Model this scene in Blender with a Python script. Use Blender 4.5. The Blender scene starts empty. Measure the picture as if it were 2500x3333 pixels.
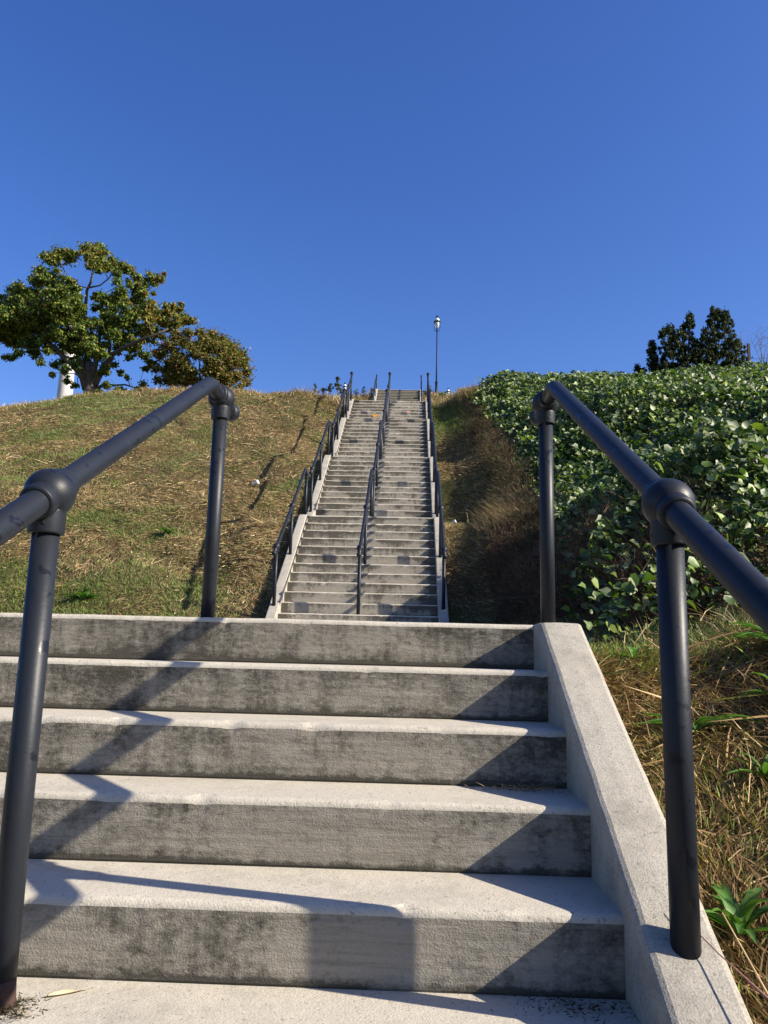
import bpy, math, random
import numpy as np
from mathutils import Vector, Matrix

random.seed(11)
rng = np.random.default_rng(11)
sc = bpy.context.scene
COL = sc.collection
R_ = math.radians

# ------------------------------------------------------------------ camera
CAM = dict(x=0.7807, y=-3.1383, z=-0.1361, yaw=-0.03216, pitch=0.17921, roll=0.02466)
def cam_axes():
    a, b, c = CAM['yaw'], CAM['pitch'], CAM['roll']
    A = np.array([[math.cos(a), -math.sin(a), 0], [math.sin(a), math.cos(a), 0], [0, 0, 1]])
    B = np.array([[1, 0, 0], [0, math.cos(b), math.sin(b)], [0, -math.sin(b), math.cos(b)]])
    Cc = np.array([[math.cos(c), 0, math.sin(c)], [0, 1, 0], [-math.sin(c), 0, math.cos(c)]])
    return Cc @ B @ A
AX = cam_axes()                       # rows: right, forward, up
cam = bpy.data.objects.new('camera', bpy.data.cameras.new('camera'))
COL.objects.link(cam)
cam.matrix_world = Matrix(((AX[0][0], AX[2][0], -AX[1][0], CAM['x']),
                           (AX[0][1], AX[2][1], -AX[1][1], CAM['y']),
                           (AX[0][2], AX[2][2], -AX[1][2], CAM['z']),
                           (0, 0, 0, 1)))
cam.data.sensor_fit = 'VERTICAL'
cam.data.sensor_height = 36.0
cam.data.sensor_width = 27.0
cam.data.lens = 2598.9 / 3333 * 36.0
cam.data.clip_start = 0.05
cam.data.clip_end = 3000
sc.camera = cam

# ------------------------------------------------------------------ sky, sun, exposure
SUN = Vector((1.0, -0.25, 0.60)).normalized()      # direction towards the sun
elev = math.asin(SUN.z)
az = math.atan2(SUN.x, SUN.y)                      # clockwise from +y
world = bpy.data.worlds.new('World')
sc.world = world
world.use_nodes = True
wn = world.node_tree
wn.nodes.clear()
sky = wn.nodes.new('ShaderNodeTexSky')
sky.sky_type = 'NISHITA'
sky.sun_disc = False
sky.sun_elevation = elev
sky.sun_rotation = az
sky.altitude = 200
sky.air_density = 1.0
sky.dust_density = 0.9
sky.ozone_density = 3.0
bg = wn.nodes.new('ShaderNodeBackground')
bg.inputs[1].default_value = 0.093
wo = wn.nodes.new('ShaderNodeOutputWorld')
hs = wn.nodes.new('ShaderNodeHueSaturation')
hs.inputs['Saturation'].default_value = 1.27
hs.inputs['Hue'].default_value = 0.5185
wn.links.new(sky.outputs[0], hs.inputs['Color'])
wn.links.new(hs.outputs[0], bg.inputs[0])
wn.links.new(bg.outputs[0], wo.inputs[0])
sl = bpy.data.lights.new('sun', 'SUN')
sl.energy = 5.0
sl.angle = R_(0.5)
sl.color = (1.0, 0.91, 0.765)
sun = bpy.data.objects.new('sun', sl)
COL.objects.link(sun)
sun.rotation_euler = SUN.to_track_quat('Z', 'Y').to_euler()
sun.location = (20, -5, 15)
sc.view_settings.view_transform = 'Standard'
sc.view_settings.look = 'None'
sc.view_settings.gamma = 1.0
sc.view_settings.exposure = 1.08
sc.cycles.max_bounces = 6
sc.cycles.transparent_max_bounces = 8

# ------------------------------------------------------------------ helpers
def tag(o, label=None, cat=None, group=None, kind=None):
    if label: o['label'] = label
    if cat: o['category'] = cat
    if group: o['group'] = group
    if kind: o['kind'] = kind
    return o

def empty(name, loc, label, cat, group=None):
    o = bpy.data.objects.new(name, None)
    COL.objects.link(o)
    o.location = loc
    o.empty_display_size = 0.2
    return tag(o, label, cat, group)

def mesh_np(name, V, F, mat, parent=None, cols=None, smooth=False, mats=None, fmat=None):
    """V (n,3) world coordinates; F list of index lists or int arrays (m,k)."""
    V = np.asarray(V, dtype=np.float64)
    if parent is not None:
        V = V - np.array(parent.get('_o', (0, 0, 0)) if False else parent_loc(parent))
    arrs = [np.asarray(f, dtype=np.int32) for f in F if len(f)]
    loops = np.concatenate([a.ravel() for a in arrs])
    tot = np.concatenate([np.full(len(a), a.shape[1], np.int32) for a in arrs])
    start = np.concatenate([[0], np.cumsum(tot)[:-1]]).astype(np.int32)
    me = bpy.data.meshes.new(name)
    me.vertices.add(len(V))
    me.vertices.foreach_set('co', V.astype(np.float32).ravel())
    me.loops.add(len(loops))
    me.loops.foreach_set('vertex_index', loops)
    me.polygons.add(len(tot))
    me.polygons.foreach_set('loop_start', start)
    me.polygons.foreach_set('loop_total', tot)
    if smooth is not False:
        me.polygons.foreach_set('use_smooth', np.ones(len(tot), bool) if smooth is True else np.asarray(smooth, bool))
    for m in (mats or [mat]):
        me.materials.append(m)
    if fmat is not None:
        me.polygons.foreach_set('material_index', np.asarray(fmat, np.int32))
    me.update(calc_edges=True)
    if cols is not None:
        ca = me.color_attributes.new('Col', 'FLOAT_COLOR', 'POINT')
        c4 = np.ones((len(V), 4), np.float32)
        c4[:, :3] = cols
        ca.data.foreach_set('color', c4.ravel())
    o = bpy.data.objects.new(name, me)
    COL.objects.link(o)
    if parent is not None:
        o.parent = parent
    return o

_PL = {}
def parent_loc(p):
    l = Vector(p.location)
    while p.parent:
        p = p.parent
        l = l + Vector(p.location)
    return np.array(l)

class Mb:
    """collects polygons of mixed size for one mesh"""
    def __init__(s): s.V = []; s.F = {}; s.M = {}; s.n = 0; s.order = []
    def add(s, V, F, mi=0, smooth=True):
        V = np.asarray(V, float)
        base = s.n
        s.V.append(V); s.n += len(V)
        for f in F:
            s.order.append((tuple(i + base for i in f), mi, smooth))
    def tube(s, P, r, n=12, caps=True, mi=0):
        P = [Vector(p) for p in P]
        k = len(P)
        rr = list(r) if hasattr(r, '__len__') else [r] * k
        V = []
        t0 = (P[1] - P[0]).normalized()
        up = Vector((0, 0, 1)) if abs(t0.z) < 0.9 else Vector((1, 0, 0))
        u = (up - t0 * up.dot(t0)).normalized()
        for i, p in enumerate(P):
            if i == 0: t = P[1] - P[0]
            elif i == k - 1: t = P[-1] - P[-2]
            else: t = (P[i + 1] - P[i]).normalized() + (P[i] - P[i - 1]).normalized()
            t.normalize()
            u = (u - t * u.dot(t)).normalized()
            v = t.cross(u)
            for j in range(n):
                a = 2 * math.pi * j / n
                V.append(p + (u * math.cos(a) + v * math.sin(a)) * rr[i])
        F = []
        for i in range(k - 1):
            for j in range(n):
                F.append((i * n + j, i * n + (j + 1) % n, (i + 1) * n + (j + 1) % n, (i + 1) * n + j))
        s.add(V, F, mi)
        if caps:
            s.order.append((tuple(s.n - n * k + n - 1 - j for j in range(n)), mi, False))
            s.order.append((tuple(s.n - n + j for j in range(n)), mi, False))
    def sphere(s, c, r, nu=28, nv=18, sc=(1, 1, 1), mi=0):
        V = [(c[0], c[1], c[2] - r * sc[2])]
        for i in range(1, nv):
            th = math.pi * i / nv
            for j in range(nu):
                ph = 2 * math.pi * j / nu
                V.append((c[0] + r * sc[0] * math.sin(th) * math.cos(ph), c[1] + r * sc[1] * math.sin(th) * math.sin(ph), c[2] - r * sc[2] * math.cos(th)))
        V.append((c[0], c[1], c[2] + r * sc[2]))
        F = []
        for j in range(nu):
            F.append((0, 1 + (j + 1) % nu, 1 + j))
            F.append((len(V) - 1, 1 + (nv - 2) * nu + j, 1 + (nv - 2) * nu + (j + 1) % nu))
        for i in range(nv - 2):
            for j in range(nu):
                a = 1 + i * nu
                F.append((a + j, a + (j + 1) % nu, a + nu + (j + 1) % nu, a + nu + j))
        s.add(V, F, mi)
    def lathe(s, c, prof, n=24, mi=0, smooth=True, axis=None):
        """prof: list of (r, z) from bottom to top"""
        V = []
        for r, z in prof:
            for j in range(n):
                a = 2 * math.pi * j / n
                V.append((r * math.cos(a), r * math.sin(a), z))
        V = np.array(V)
        if axis is not None:
            q = Vector((0, 0, 1)).rotation_difference(Vector(axis).normalized()).to_matrix()
            V = V @ np.array(q).T
        V = V + np.array(c)
        F = []
        for i in range(len(prof) - 1):
            for j in range(n):
                F.append((i * n + j, i * n + (j + 1) % n, (i + 1) * n + (j + 1) % n, (i + 1) * n + j))
        s.add(V, F, mi, smooth)
        s.order.append((tuple(s.n - n * len(prof) + n - 1 - j for j in range(n)), mi, False))
        s.order.append((tuple(s.n - n + j for j in range(n)), mi, False))
    def build(s, name, mat, parent=None, mats=None, cols=None):
        V = np.concatenate(s.V)
        bysz = {}
        for f, mi, sm in s.order:
            bysz.setdefault(len(f), []).append((f, mi, sm))
        F = []; fm = []; sm_ = []
        for k, l in bysz.items():
            F.append(np.array([x[0] for x in l])); fm += [x[1] for x in l]; sm_ += [x[2] for x in l]
        return mesh_np(name, V, F, mat, parent, cols=cols, smooth=np.array(sm_), mats=mats, fmat=fm)

# numpy value noise
def _h(ix, iy, s=0):
    n = (ix.astype(np.int64) * 374761393 + iy.astype(np.int64) * 668265263 + s * 1274126177) & 0x7fffffff
    n = (n ^ (n >> 13)) * 1274126177 & 0x7fffffff
    return ((n ^ (n >> 16)) & 0xffff) / 65535.0
def vnoise(x, y, s=0):
    x = np.asarray(x, float); y = np.asarray(y, float)
    ix = np.floor(x); iy = np.floor(y); fx = x - ix; fy = y - iy
    fx = fx * fx * (3 - 2 * fx); fy = fy * fy * (3 - 2 * fy)
    a = _h(ix, iy, s); b = _h(ix + 1, iy, s); c = _h(ix, iy + 1, s); d = _h(ix + 1, iy + 1, s)
    return (a + (b - a) * fx) * (1 - fy) + (c + (d - c) * fx) * fy      # 0..1
def fnoise(x, y, s=0, o=3):
    t = 0; a = 1; w = 0
    for i in range(o):
        t = t + a * vnoise(x * 2 ** i + 17.3 * i, y * 2 ** i - 9.1 * i, s + i); w += a; a *= 0.5
    return t / w
def sstep(a, b, x):
    t = np.clip((x - a) / (b - a), 0, 1); return t * t * (3 - 2 * t)

# ------------------------------------------------------------------ materials
def nodes(name):
    m = bpy.data.materials.new(name); m.use_nodes = True
    nt = m.node_tree; nt.nodes.clear()
    out = nt.nodes.new('ShaderNodeOutputMaterial')
    b = nt.nodes.new('ShaderNodeBsdfPrincipled')
    nt.links.new(b.outputs[0], out.inputs[0])
    return m, nt, b, out
def N(nt, t, **k):
    n = nt.nodes.new(t)
    for a, v in k.items(): setattr(n, a, v)
    return n
def noise(nt, co, scale, detail=4, rough=0.6, vec_scale=None):
    if vec_scale is not None:
        mp = N(nt, 'ShaderNodeMapping'); mp.inputs['Scale'].default_value = vec_scale
        nt.links.new(co, mp.inputs[0]); co = mp.outputs[0]
    n = N(nt, 'ShaderNodeTexNoise'); n.inputs['Scale'].default_value = scale
    n.inputs['Detail'].default_value = detail; n.inputs['Roughness'].default_value = rough
    nt.links.new(co, n.inputs['Vector'])
    return n.outputs['Fac']
def ramp(nt, fac, stops):
    r = N(nt, 'ShaderNodeValToRGB')
    el = r.color_ramp.elements
    while len(el) > 1: el.remove(el[-1])
    el[0].position = stops[0][0]; el[0].color = (*stops[0][1], 1)
    for p, c in stops[1:]:
        e = el.new(p); e.color = (*c, 1)
    nt.links.new(fac, r.inputs[0])
    return r.outputs[0]
def mix(nt, fac, a, b, mode='MIX'):
    m = N(nt, 'ShaderNodeMix', data_type='RGBA', blend_type=mode)
    for s, v in ((m.inputs[0], fac), (m.inputs[6], a), (m.inputs[7], b)):
        if isinstance(v, (int, float)): s.default_value = v
        elif isinstance(v, tuple): s.default_value = (*v, 1)
        else: nt.links.new(v, s)
    return m.outputs[2]
def math_(nt, op, a, b=0.0, clamp=False):
    m = N(nt, 'ShaderNodeMath', operation=op, use_clamp=clamp)
    for s, v in ((m.inputs[0], a), (m.inputs[1], b)):
        if isinstance(v, (int, float)): s.default_value = v
        else: nt.links.new(v, s)
    return m.outputs[0]
def bump(nt, b, h, strength, dist):
    bp = N(nt, 'ShaderNodeBump'); bp.inputs['Strength'].default_value = strength; bp.inputs['Distance'].default_value = dist
    nt.links.new(h, bp.inputs['Height']); nt.links.new(bp.outputs[0], b.inputs['Normal'])
g = lambda v: (v, v, v)

def concrete(name, light, dark, stain_amt, mold=(0.045, 0.045, 0.035), riser=False, lo=0.45, hi=0.62, fine=0.35):
    m, nt, b, out = nodes(name)
    co = N(nt, 'ShaderNodeNewGeometry').outputs['Position']
    big = noise(nt, co, 1.7, 5, 0.6)
    c = mix(nt, big, dark, light)
    sp = noise(nt, co, 210, 4, 0.8)
    c = mix(nt, fine if riser else min(1.0, fine * 1.7), c, ramp(nt, sp, [(0.32, g(0.55)), (0.5, g(0.97)), (0.68, g(1.2))]), 'MULTIPLY')
    if riser:
        # horizontal trowel streaks and blotchy mould
        st = noise(nt, co, 6, 7, 0.75, (0.5, 1, 12))
        c = mix(nt, 0.75, c, ramp(nt, st, [(0.3, g(0.62)), (0.5, g(1.0)), (0.72, g(1.22))]), 'MULTIPLY')
        at = N(nt, 'ShaderNodeAttribute', attribute_name='Col')
        hgt = at.outputs['Fac']                                   # 0 foot of the riser .. 1 lip
        sep = N(nt, 'ShaderNodeSeparateColor'); nt.links.new(at.outputs['Color'], sep.inputs[0])
        hgt = sep.outputs[0]; side = sep.outputs[1]; top = sep.outputs[2]
        m1 = noise(nt, co, 1.5, 9, 0.76, (1, 1, 1.7))
        dr = noise(nt, co, 5.0, 5, 0.7, (3.2, 1, 0.55))
        m1 = math_(nt, 'ADD', m1, math_(nt, 'MULTIPLY', math_(nt, 'SUBTRACT', dr, 0.5), 0.38))
        m1 = math_(nt, 'ADD', m1, math_(nt, 'MULTIPLY', math_(nt, 'SUBTRACT', noise(nt, co, 0.9, 2, 0.5), 0.5), 0.5))
        m2 = noise(nt, co, 42, 6, 0.8, (1, 1, 1.6))
        # mould gathers along the foot of the risers, under the lip and next to the walls
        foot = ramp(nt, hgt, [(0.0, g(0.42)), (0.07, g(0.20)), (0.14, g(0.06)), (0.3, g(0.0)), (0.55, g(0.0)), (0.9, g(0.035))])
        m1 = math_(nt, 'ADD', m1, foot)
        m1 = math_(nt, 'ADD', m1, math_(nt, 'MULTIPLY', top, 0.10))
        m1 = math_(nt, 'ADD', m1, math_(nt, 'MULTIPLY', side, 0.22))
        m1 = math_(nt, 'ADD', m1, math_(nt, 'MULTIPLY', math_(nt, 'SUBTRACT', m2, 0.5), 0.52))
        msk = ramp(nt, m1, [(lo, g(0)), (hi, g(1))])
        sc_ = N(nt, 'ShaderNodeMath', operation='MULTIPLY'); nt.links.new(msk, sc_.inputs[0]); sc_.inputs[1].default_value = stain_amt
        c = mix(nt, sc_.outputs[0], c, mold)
        pale = ramp(nt, noise(nt, co, 3.3, 6, 0.75, (1, 1, 2.0)), [(0.56, g(0)), (0.70, g(0.55))])
        c = mix(nt, pale, c, (0.37, 0.34, 0.29))
    else:
        m1 = noise(nt, co, 3.4, 8, 0.78)
        msk = ramp(nt, m1, [(lo, g(0)), (hi, g(1))])
        sc_ = N(nt, 'ShaderNodeMath', operation='MULTIPLY'); nt.links.new(msk, sc_.inputs[0]); sc_.inputs[1].default_value = stain_amt
        c = mix(nt, sc_.outputs[0], c, mold)
        yl = ramp(nt, noise(nt, co, 3.1, 4, 0.6), [(0.5, g(0)), (0.75, g(0.45))])
        c = mix(nt, yl, c, (0.43, 0.385, 0.31))
        pit = ramp(nt, noise(nt, co, 85, 2, 0.5), [(0.30, g(1)), (0.36, g(0))])
        c = mix(nt, math_(nt, 'MULTIPLY', pit, 0.55), c, (0.13, 0.12, 0.10))
    nt.links.new(c, b.inputs['Base Color'])
    b.inputs['Roughness'].default_value = 0.92
    b.inputs['Specular IOR Level'].default_value = 0.2
    h1 = noise(nt, co, 220, 3, 0.7)
    h2 = noise(nt, co, 30, 5, 0.65)
    h3 = noise(nt, co, 12, 4, 0.6, (1, 1, 5)) if riser else noise(nt, co, 9, 4, 0.6)
    h = math_(nt, 'ADD', math_(nt, 'MULTIPLY', h1, 0.5), math_(nt, 'MULTIPLY', h2, 0.6))
    h = math_(nt, 'ADD', h, math_(nt, 'MULTIPLY', h3, 0.8))
    bump(nt, b, h, 0.8, 0.006 if riser else 0.0045)
    return m

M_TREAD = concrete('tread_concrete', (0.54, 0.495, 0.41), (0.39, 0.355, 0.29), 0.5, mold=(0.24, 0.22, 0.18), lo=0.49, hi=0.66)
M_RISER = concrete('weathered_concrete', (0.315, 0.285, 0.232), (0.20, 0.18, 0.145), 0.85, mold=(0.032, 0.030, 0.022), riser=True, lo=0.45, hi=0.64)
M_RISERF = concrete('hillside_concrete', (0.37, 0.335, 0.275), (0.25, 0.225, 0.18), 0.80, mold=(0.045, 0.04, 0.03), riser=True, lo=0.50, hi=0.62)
M_RISERT = concrete('dark_brown_concrete', (0.15, 0.125, 0.095), (0.09, 0.075, 0.06), 0.8, riser=True, lo=0.42, hi=0.62)  # darker, browner riser concrete for the topmost flight
M_WALL = concrete('wall_concrete', (0.42, 0.39, 0.33), (0.29, 0.268, 0.225), 0.65, mold=(0.15, 0.138, 0.115), lo=0.48, hi=0.66, fine=0.6)

def attr_mat(name, rough=0.6, trans=0.0, spec=0.3, tint=1.0, var=0.0, coat=0.0):
    m, nt, b, out = nodes(name)
    at = N(nt, 'ShaderNodeAttribute', attribute_name='Col')
    c = at.outputs['Color']
    if var:
        co = N(nt, 'ShaderNodeNewGeometry').outputs['Position']
        c = mix(nt, 1.0, c, ramp(nt, noise(nt, co, 9, 3, 0.6), [(0.3, g(1 - var)), (0.7, g(1 + var))]), 'MULTIPLY')
    nt.links.new(c, b.inputs['Base Color'])
    b.inputs['Roughness'].default_value = rough
    b.inputs['Specular IOR Level'].default_value = spec
    if trans:
        t = N(nt, 'ShaderNodeBsdfTranslucent')
        tc = mix(nt, 1.0, c, (1.15, 1.35, 0.55), 'MULTIPLY')
        nt.links.new(tc, t.inputs[0])
        ms = N(nt, 'ShaderNodeMixShader'); ms.inputs[0].default_value = trans
        nt.links.new(b.outputs[0], ms.inputs[1]); nt.links.new(t.outputs[0], ms.inputs[2])
        nt.links.new(ms.outputs[0], out.inputs[0])
    return m
M_STRAW = attr_mat('straw', 0.75, 0.15, 0.25)
M_LEAF = attr_mat('vine_leaf', 0.48, 0.26, 0.35)
M_TREELEAF = attr_mat('tree_leaf', 0.6, 0.28, 0.22)
M_WEED = attr_mat('weed_stem', 0.8, 0.1, 0.2)

def simple(name, col, rough=0.5, metal=0.0, spec=0.5, var=0.15, scale=8, bumpd=0.0):
    m, nt, b, out = nodes(name)
    co = N(nt, 'ShaderNodeNewGeometry').outputs['Position']
    f = noise(nt, co, scale, 5, 0.65)
    c = ramp(nt, f, [(0.3, tuple(x * (1 - var) for x in col)), (0.7, tuple(x * (1 + var) for x in col))])
    nt.links.new(c, b.inputs['Base Color'])
    b.inputs['Roughness'].default_value = rough; b.inputs['Metallic'].default_value = metal
    b.inputs['Specular IOR Level'].default_value = spec
    if bumpd: bump(nt, b, noise(nt, co, scale * 8, 4, 0.6), 0.6, bumpd)
    return m

def paint_metal():
    m, nt, b, out = nodes('painted_pipe')
    co = N(nt, 'ShaderNodeNewGeometry').outputs['Position']
    f = noise(nt, co, 5, 5, 0.6)
    c = ramp(nt, f, [(0.3, (0.010, 0.012, 0.017)), (0.7, (0.015, 0.018, 0.024))])
    spots = ramp(nt, noise(nt, co, 26, 4, 0.55, (1, 0.6, 1)), [(0.61, g(0)), (0.63, g(1))])
    c = mix(nt, math_(nt, 'MULTIPLY', spots, 0.45), c, (0.004, 0.005, 0.009))
    chips = ramp(nt, noise(nt, co, 120, 2, 0.5), [(0.80, g(0)), (0.82, g(1))])
    c = mix(nt, math_(nt, 'MULTIPLY', chips, 0.5), c, (0.30, 0.30, 0.30))
    nt.links.new(c, b.inputs['Base Color'])
    rg = mix(nt, spots, g(0.46), g(0.30))
    nt.links.new(rg, b.inputs['Roughness'])
    b.inputs['Specular IOR Level'].default_value = 0.26
    bump(nt, b, noise(nt, co, 90, 4, 0.6), 0.35, 0.0012)
    return m
M_PIPE = paint_metal()
M_RUST = simple('rust', (0.042, 0.021, 0.016), 0.9, var=0.5, scale=60, bumpd=0.002)
M_HOLE = simple('screw_hole', (0.006, 0.006, 0.008), 0.6)
M_BARK = simple('bark', (0.075, 0.062, 0.05), 0.9, var=0.45, scale=6, bumpd=0.02)
M_BARE = simple('bare_twigs', (0.16, 0.125, 0.12), 0.9, var=0.3)
M_WOOD = simple('old_post_wood', (0.07, 0.05, 0.04), 0.9, var=0.3)
M_LAMP = simple('lamp_iron', (0.008, 0.008, 0.010), 0.6, spec=0.2)
M_CAP = simple('lamp_reflector', (0.75, 0.75, 0.73), 0.18, metal=0.3, var=0.05)
M_TOWER = simple('tower_paint', (0.42, 0.41, 0.39), 0.6, var=0.1, scale=0.6)
M_TOWERTOP = simple('tower_dome_paint', (0.45, 0.60, 0.55), 0.4, var=0.05)
M_ORANGE = simple('orange_paint', (0.75, 0.30, 0.03), 0.8, var=0.15, scale=30)
M_PINK = simple('pink_chalk', (0.78, 0.30, 0.29), 0.9, var=0.15, scale=30)
M_WHITE = simple('white_paper', (0.8, 0.8, 0.78), 0.6, var=0.04)
M_DRYLEAF = simple('dry_leaf', (0.62, 0.50, 0.30), 0.7, var=0.15, scale=40)
def glass_mat():
    m, nt, b, out = nodes('lamp_glass')
    b.inputs['Base Color'].default_value = (0.80, 0.82, 0.80, 1)
    b.inputs['Roughness'].default_value = 0.25
    b.inputs['Transmission Weight'].default_value = 0.55
    b.inputs['IOR'].default_value = 1.3
    return m
M_GLASS = glass_mat()

def ground_mat():
    m, nt, b, out = nodes('grass_ground')
    co = N(nt, 'ShaderNodeNewGeometry').outputs['Position']
    f1 = noise(nt, co, 0.55, 5, 0.6)
    f2 = noise(nt, co, 22, 6, 0.75)
    c = ramp(nt, f1, [(0.40, (0.135, 0.095, 0.050)), (0.52, (0.125, 0.105, 0.05)), (0.62, (0.075, 0.10, 0.028))])
    c = mix(nt, 0.9, c, ramp(nt, f2, [(0.25, g(0.25)), (0.5, g(0.8)), (0.75, (1.9, 1.7, 1.3))]), 'MULTIPLY')
    nt.links.new(c, b.inputs['Base Color']); b.inputs['Roughness'].default_value = 0.95
    b.inputs['Specular IOR Level'].default_value = 0.1
    bump(nt, b, f2, 1.0, 0.05)
    return m
M_GROUND = ground_mat()

# ------------------------------------------------------------------ stair layout (metres; y runs up the hill, z = 0 at the landing lip)
T1, R1 = 0.3078, 0.1714
T2, R2 = 0.2862, 0.1934
W = 1.27
WT = 0.155
#        name, y of first riser, base level, risers, tread, rise, landing length beyond top
FL = [(-12 * T1, -13 * R1, 13, T1, R1),
      (9.547, 0.317, 12, T2, R2),
      (13.788, 2.638, 12, T2, R2),
      (18.093, 4.959, 12, T2, R2),
      (22.074, 7.280, 8, T2, R2),
      (33.09, 8.827, 36, T2, R2)]
top = lambda f: (f[0] + (f[2] - 1) * f[3], f[1] + f[2] * f[4])
PY = [-60, FL[0][0] - 0.4]; PZ = [FL[0][1], FL[0][1]]
for f in FL:
    ty, tz = top(f)
    PY += [f[0] - f[3] * 0.6, ty]; PZ += [f[1] + 0.05, tz]
PY += [60, 76, 120, 400]; PZ += [18.2, 21.5, 28.0, 30.0]
PY = np.array(PY); PZ = np.array(PZ)
stairline = lambda y: np.interp(y, PY, PZ)
# open hillside beside the stairs
HY = np.array([-60, -4.1, 0.05, 9.2, 10.2, 24.2, 26.0, 33.0, 42.5, 60, 76, 120, 400])
HZ = np.array([-2.3, -2.28, -0.02, 0.27, 0.75, 8.98, 9.1, 9.15, 15.3, 18.0, 21.3, 27.5, 29.5])
def hill(x, y):
    x = np.asarray(x, float); y = np.asarray(y, float)
    side = np.interp(y, HY, HZ)
    ln = stairline(y)
    ax = np.abs(x)
    k = sstep(1.6, 3.0, ax)
    h = (ln - 0.16) * (1 - k) + side * k
    # left: crest droops away to the west
    cx = np.array([-400, -60, -30, -18, -14.2, -12, -10.9, -9.2, -7.5, -3, 0])
    cz = np.array([-4, -3.2, -2.2, -1.05, -0.62, -0.25, -0.08, 0.10, 0.15, 0.10, 0])
    droop = np.interp(x, cx, cz) * sstep(9.5, 24, y)
    b2 = np.interp(x, np.array([-400, -60, -24, -18, -12, -4, 0]), np.array([-6, -4.5, -1.15, -0.35, -0.2, -0.3, 0])) * sstep(33, 42, y)
    h = h + droop * (1 - sstep(28, 42, y)) + b2
    # right: the vine covered bank, cut steeply beside the mown strip
    hr = np.interp(y, [-60, 2.2, 5.0, 24.2, 24.3], [0.1, 0.1, 1.9, 9.53, 9.55]) + 0.045 * np.clip(x - 5, 0, 30)
    hr = np.where(y > 24.2, 9.53 + 0.03 * np.clip(x - 5, 0, 30) + 0.045 * (y - 24.2), hr)
    bon = np.clip(hr - side, 0, None)
    cap = np.interp(y, [0, 13, 21], [0.50, 0.50, 0.30]) * np.clip(x - 1.95, 0, None)
    cap = np.where(y < 13, np.maximum(cap, np.interp(x, [-99, 2.2, 3.2, 4.2, 60], [0, 0, 0.98, 1.35, 26]) * (1 - sstep(9, 13, y))), cap)
    cap = cap * (1 + 0.18 * (vnoise(x * 0 + 3.3, y * 0.45, 8) - 0.5) * 2)
    kk = 0.25
    sm = np.minimum(bon, cap) - kk * 0.25 * np.clip(1 - np.abs(bon - cap) / kk, 0, 1) ** 2
    sm = np.clip(sm, 0, None) * (1 - sstep(30, 40, y))
    h = h + np.where(x > 0, sm, 0)
    und = (fnoise(x * 0.7, y * 0.7, 5) - 0.5) * 0.28 * sstep(1.7, 3.5, ax) * sstep(9.5, 11, y)
    h = h + und + (fnoise(x * 2.2, y * 2.2, 6, 2) - 0.5) * (0.04 + 0.20 * sstep(9.6, 11, y) * (1 - sstep(23.5, 25, y)) * (x < 0)) * sstep(1.5, 2.3, ax)
    # keep clear below the cast stairs
    inside = 1 - sstep(1.36, 1.43, ax)
    h = h * (1 - inside) + np.minimum(h, ln - 0.5) * inside
    return h

def axis(parts):
    out = []
    for a, b, s in parts:
        out += list(np.arange(a, b, s))
    return np.array(sorted(set(np.round(out, 4))))
gx = axis([(-400, -60, 40), (-60, -20, 4), (-20, -1.6, 0.17), (-1.6, 1.6, 0.06), (1.6, 6, 0.16), (6, 18, 0.4), (18, 60, 4), (60, 401, 40)])
gy = axis([(-60, -6, 3), (-6, 1, 0.12), (1, 9, 0.3), (9, 27, 0.15), (27, 45, 0.5), (45, 120, 5), (120, 401, 40)])
XX, YY = np.meshgrid(gx, gy)
ZZ = hill(XX, YY)
nx, ny = len(gx), len(gy)
idx = np.arange(nx * ny).reshape(ny, nx)
Fq = np.stack([idx[:-1, :-1], idx[:-1, 1:], idx[1:, 1:], idx[1:, :-1]], -1).reshape(-1, 4)
o = mesh_np('ground', np.stack([XX, YY, ZZ], -1).reshape(-1, 3), [Fq], M_GROUND, smooth=True)
tag(o, kind='structure')

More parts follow.
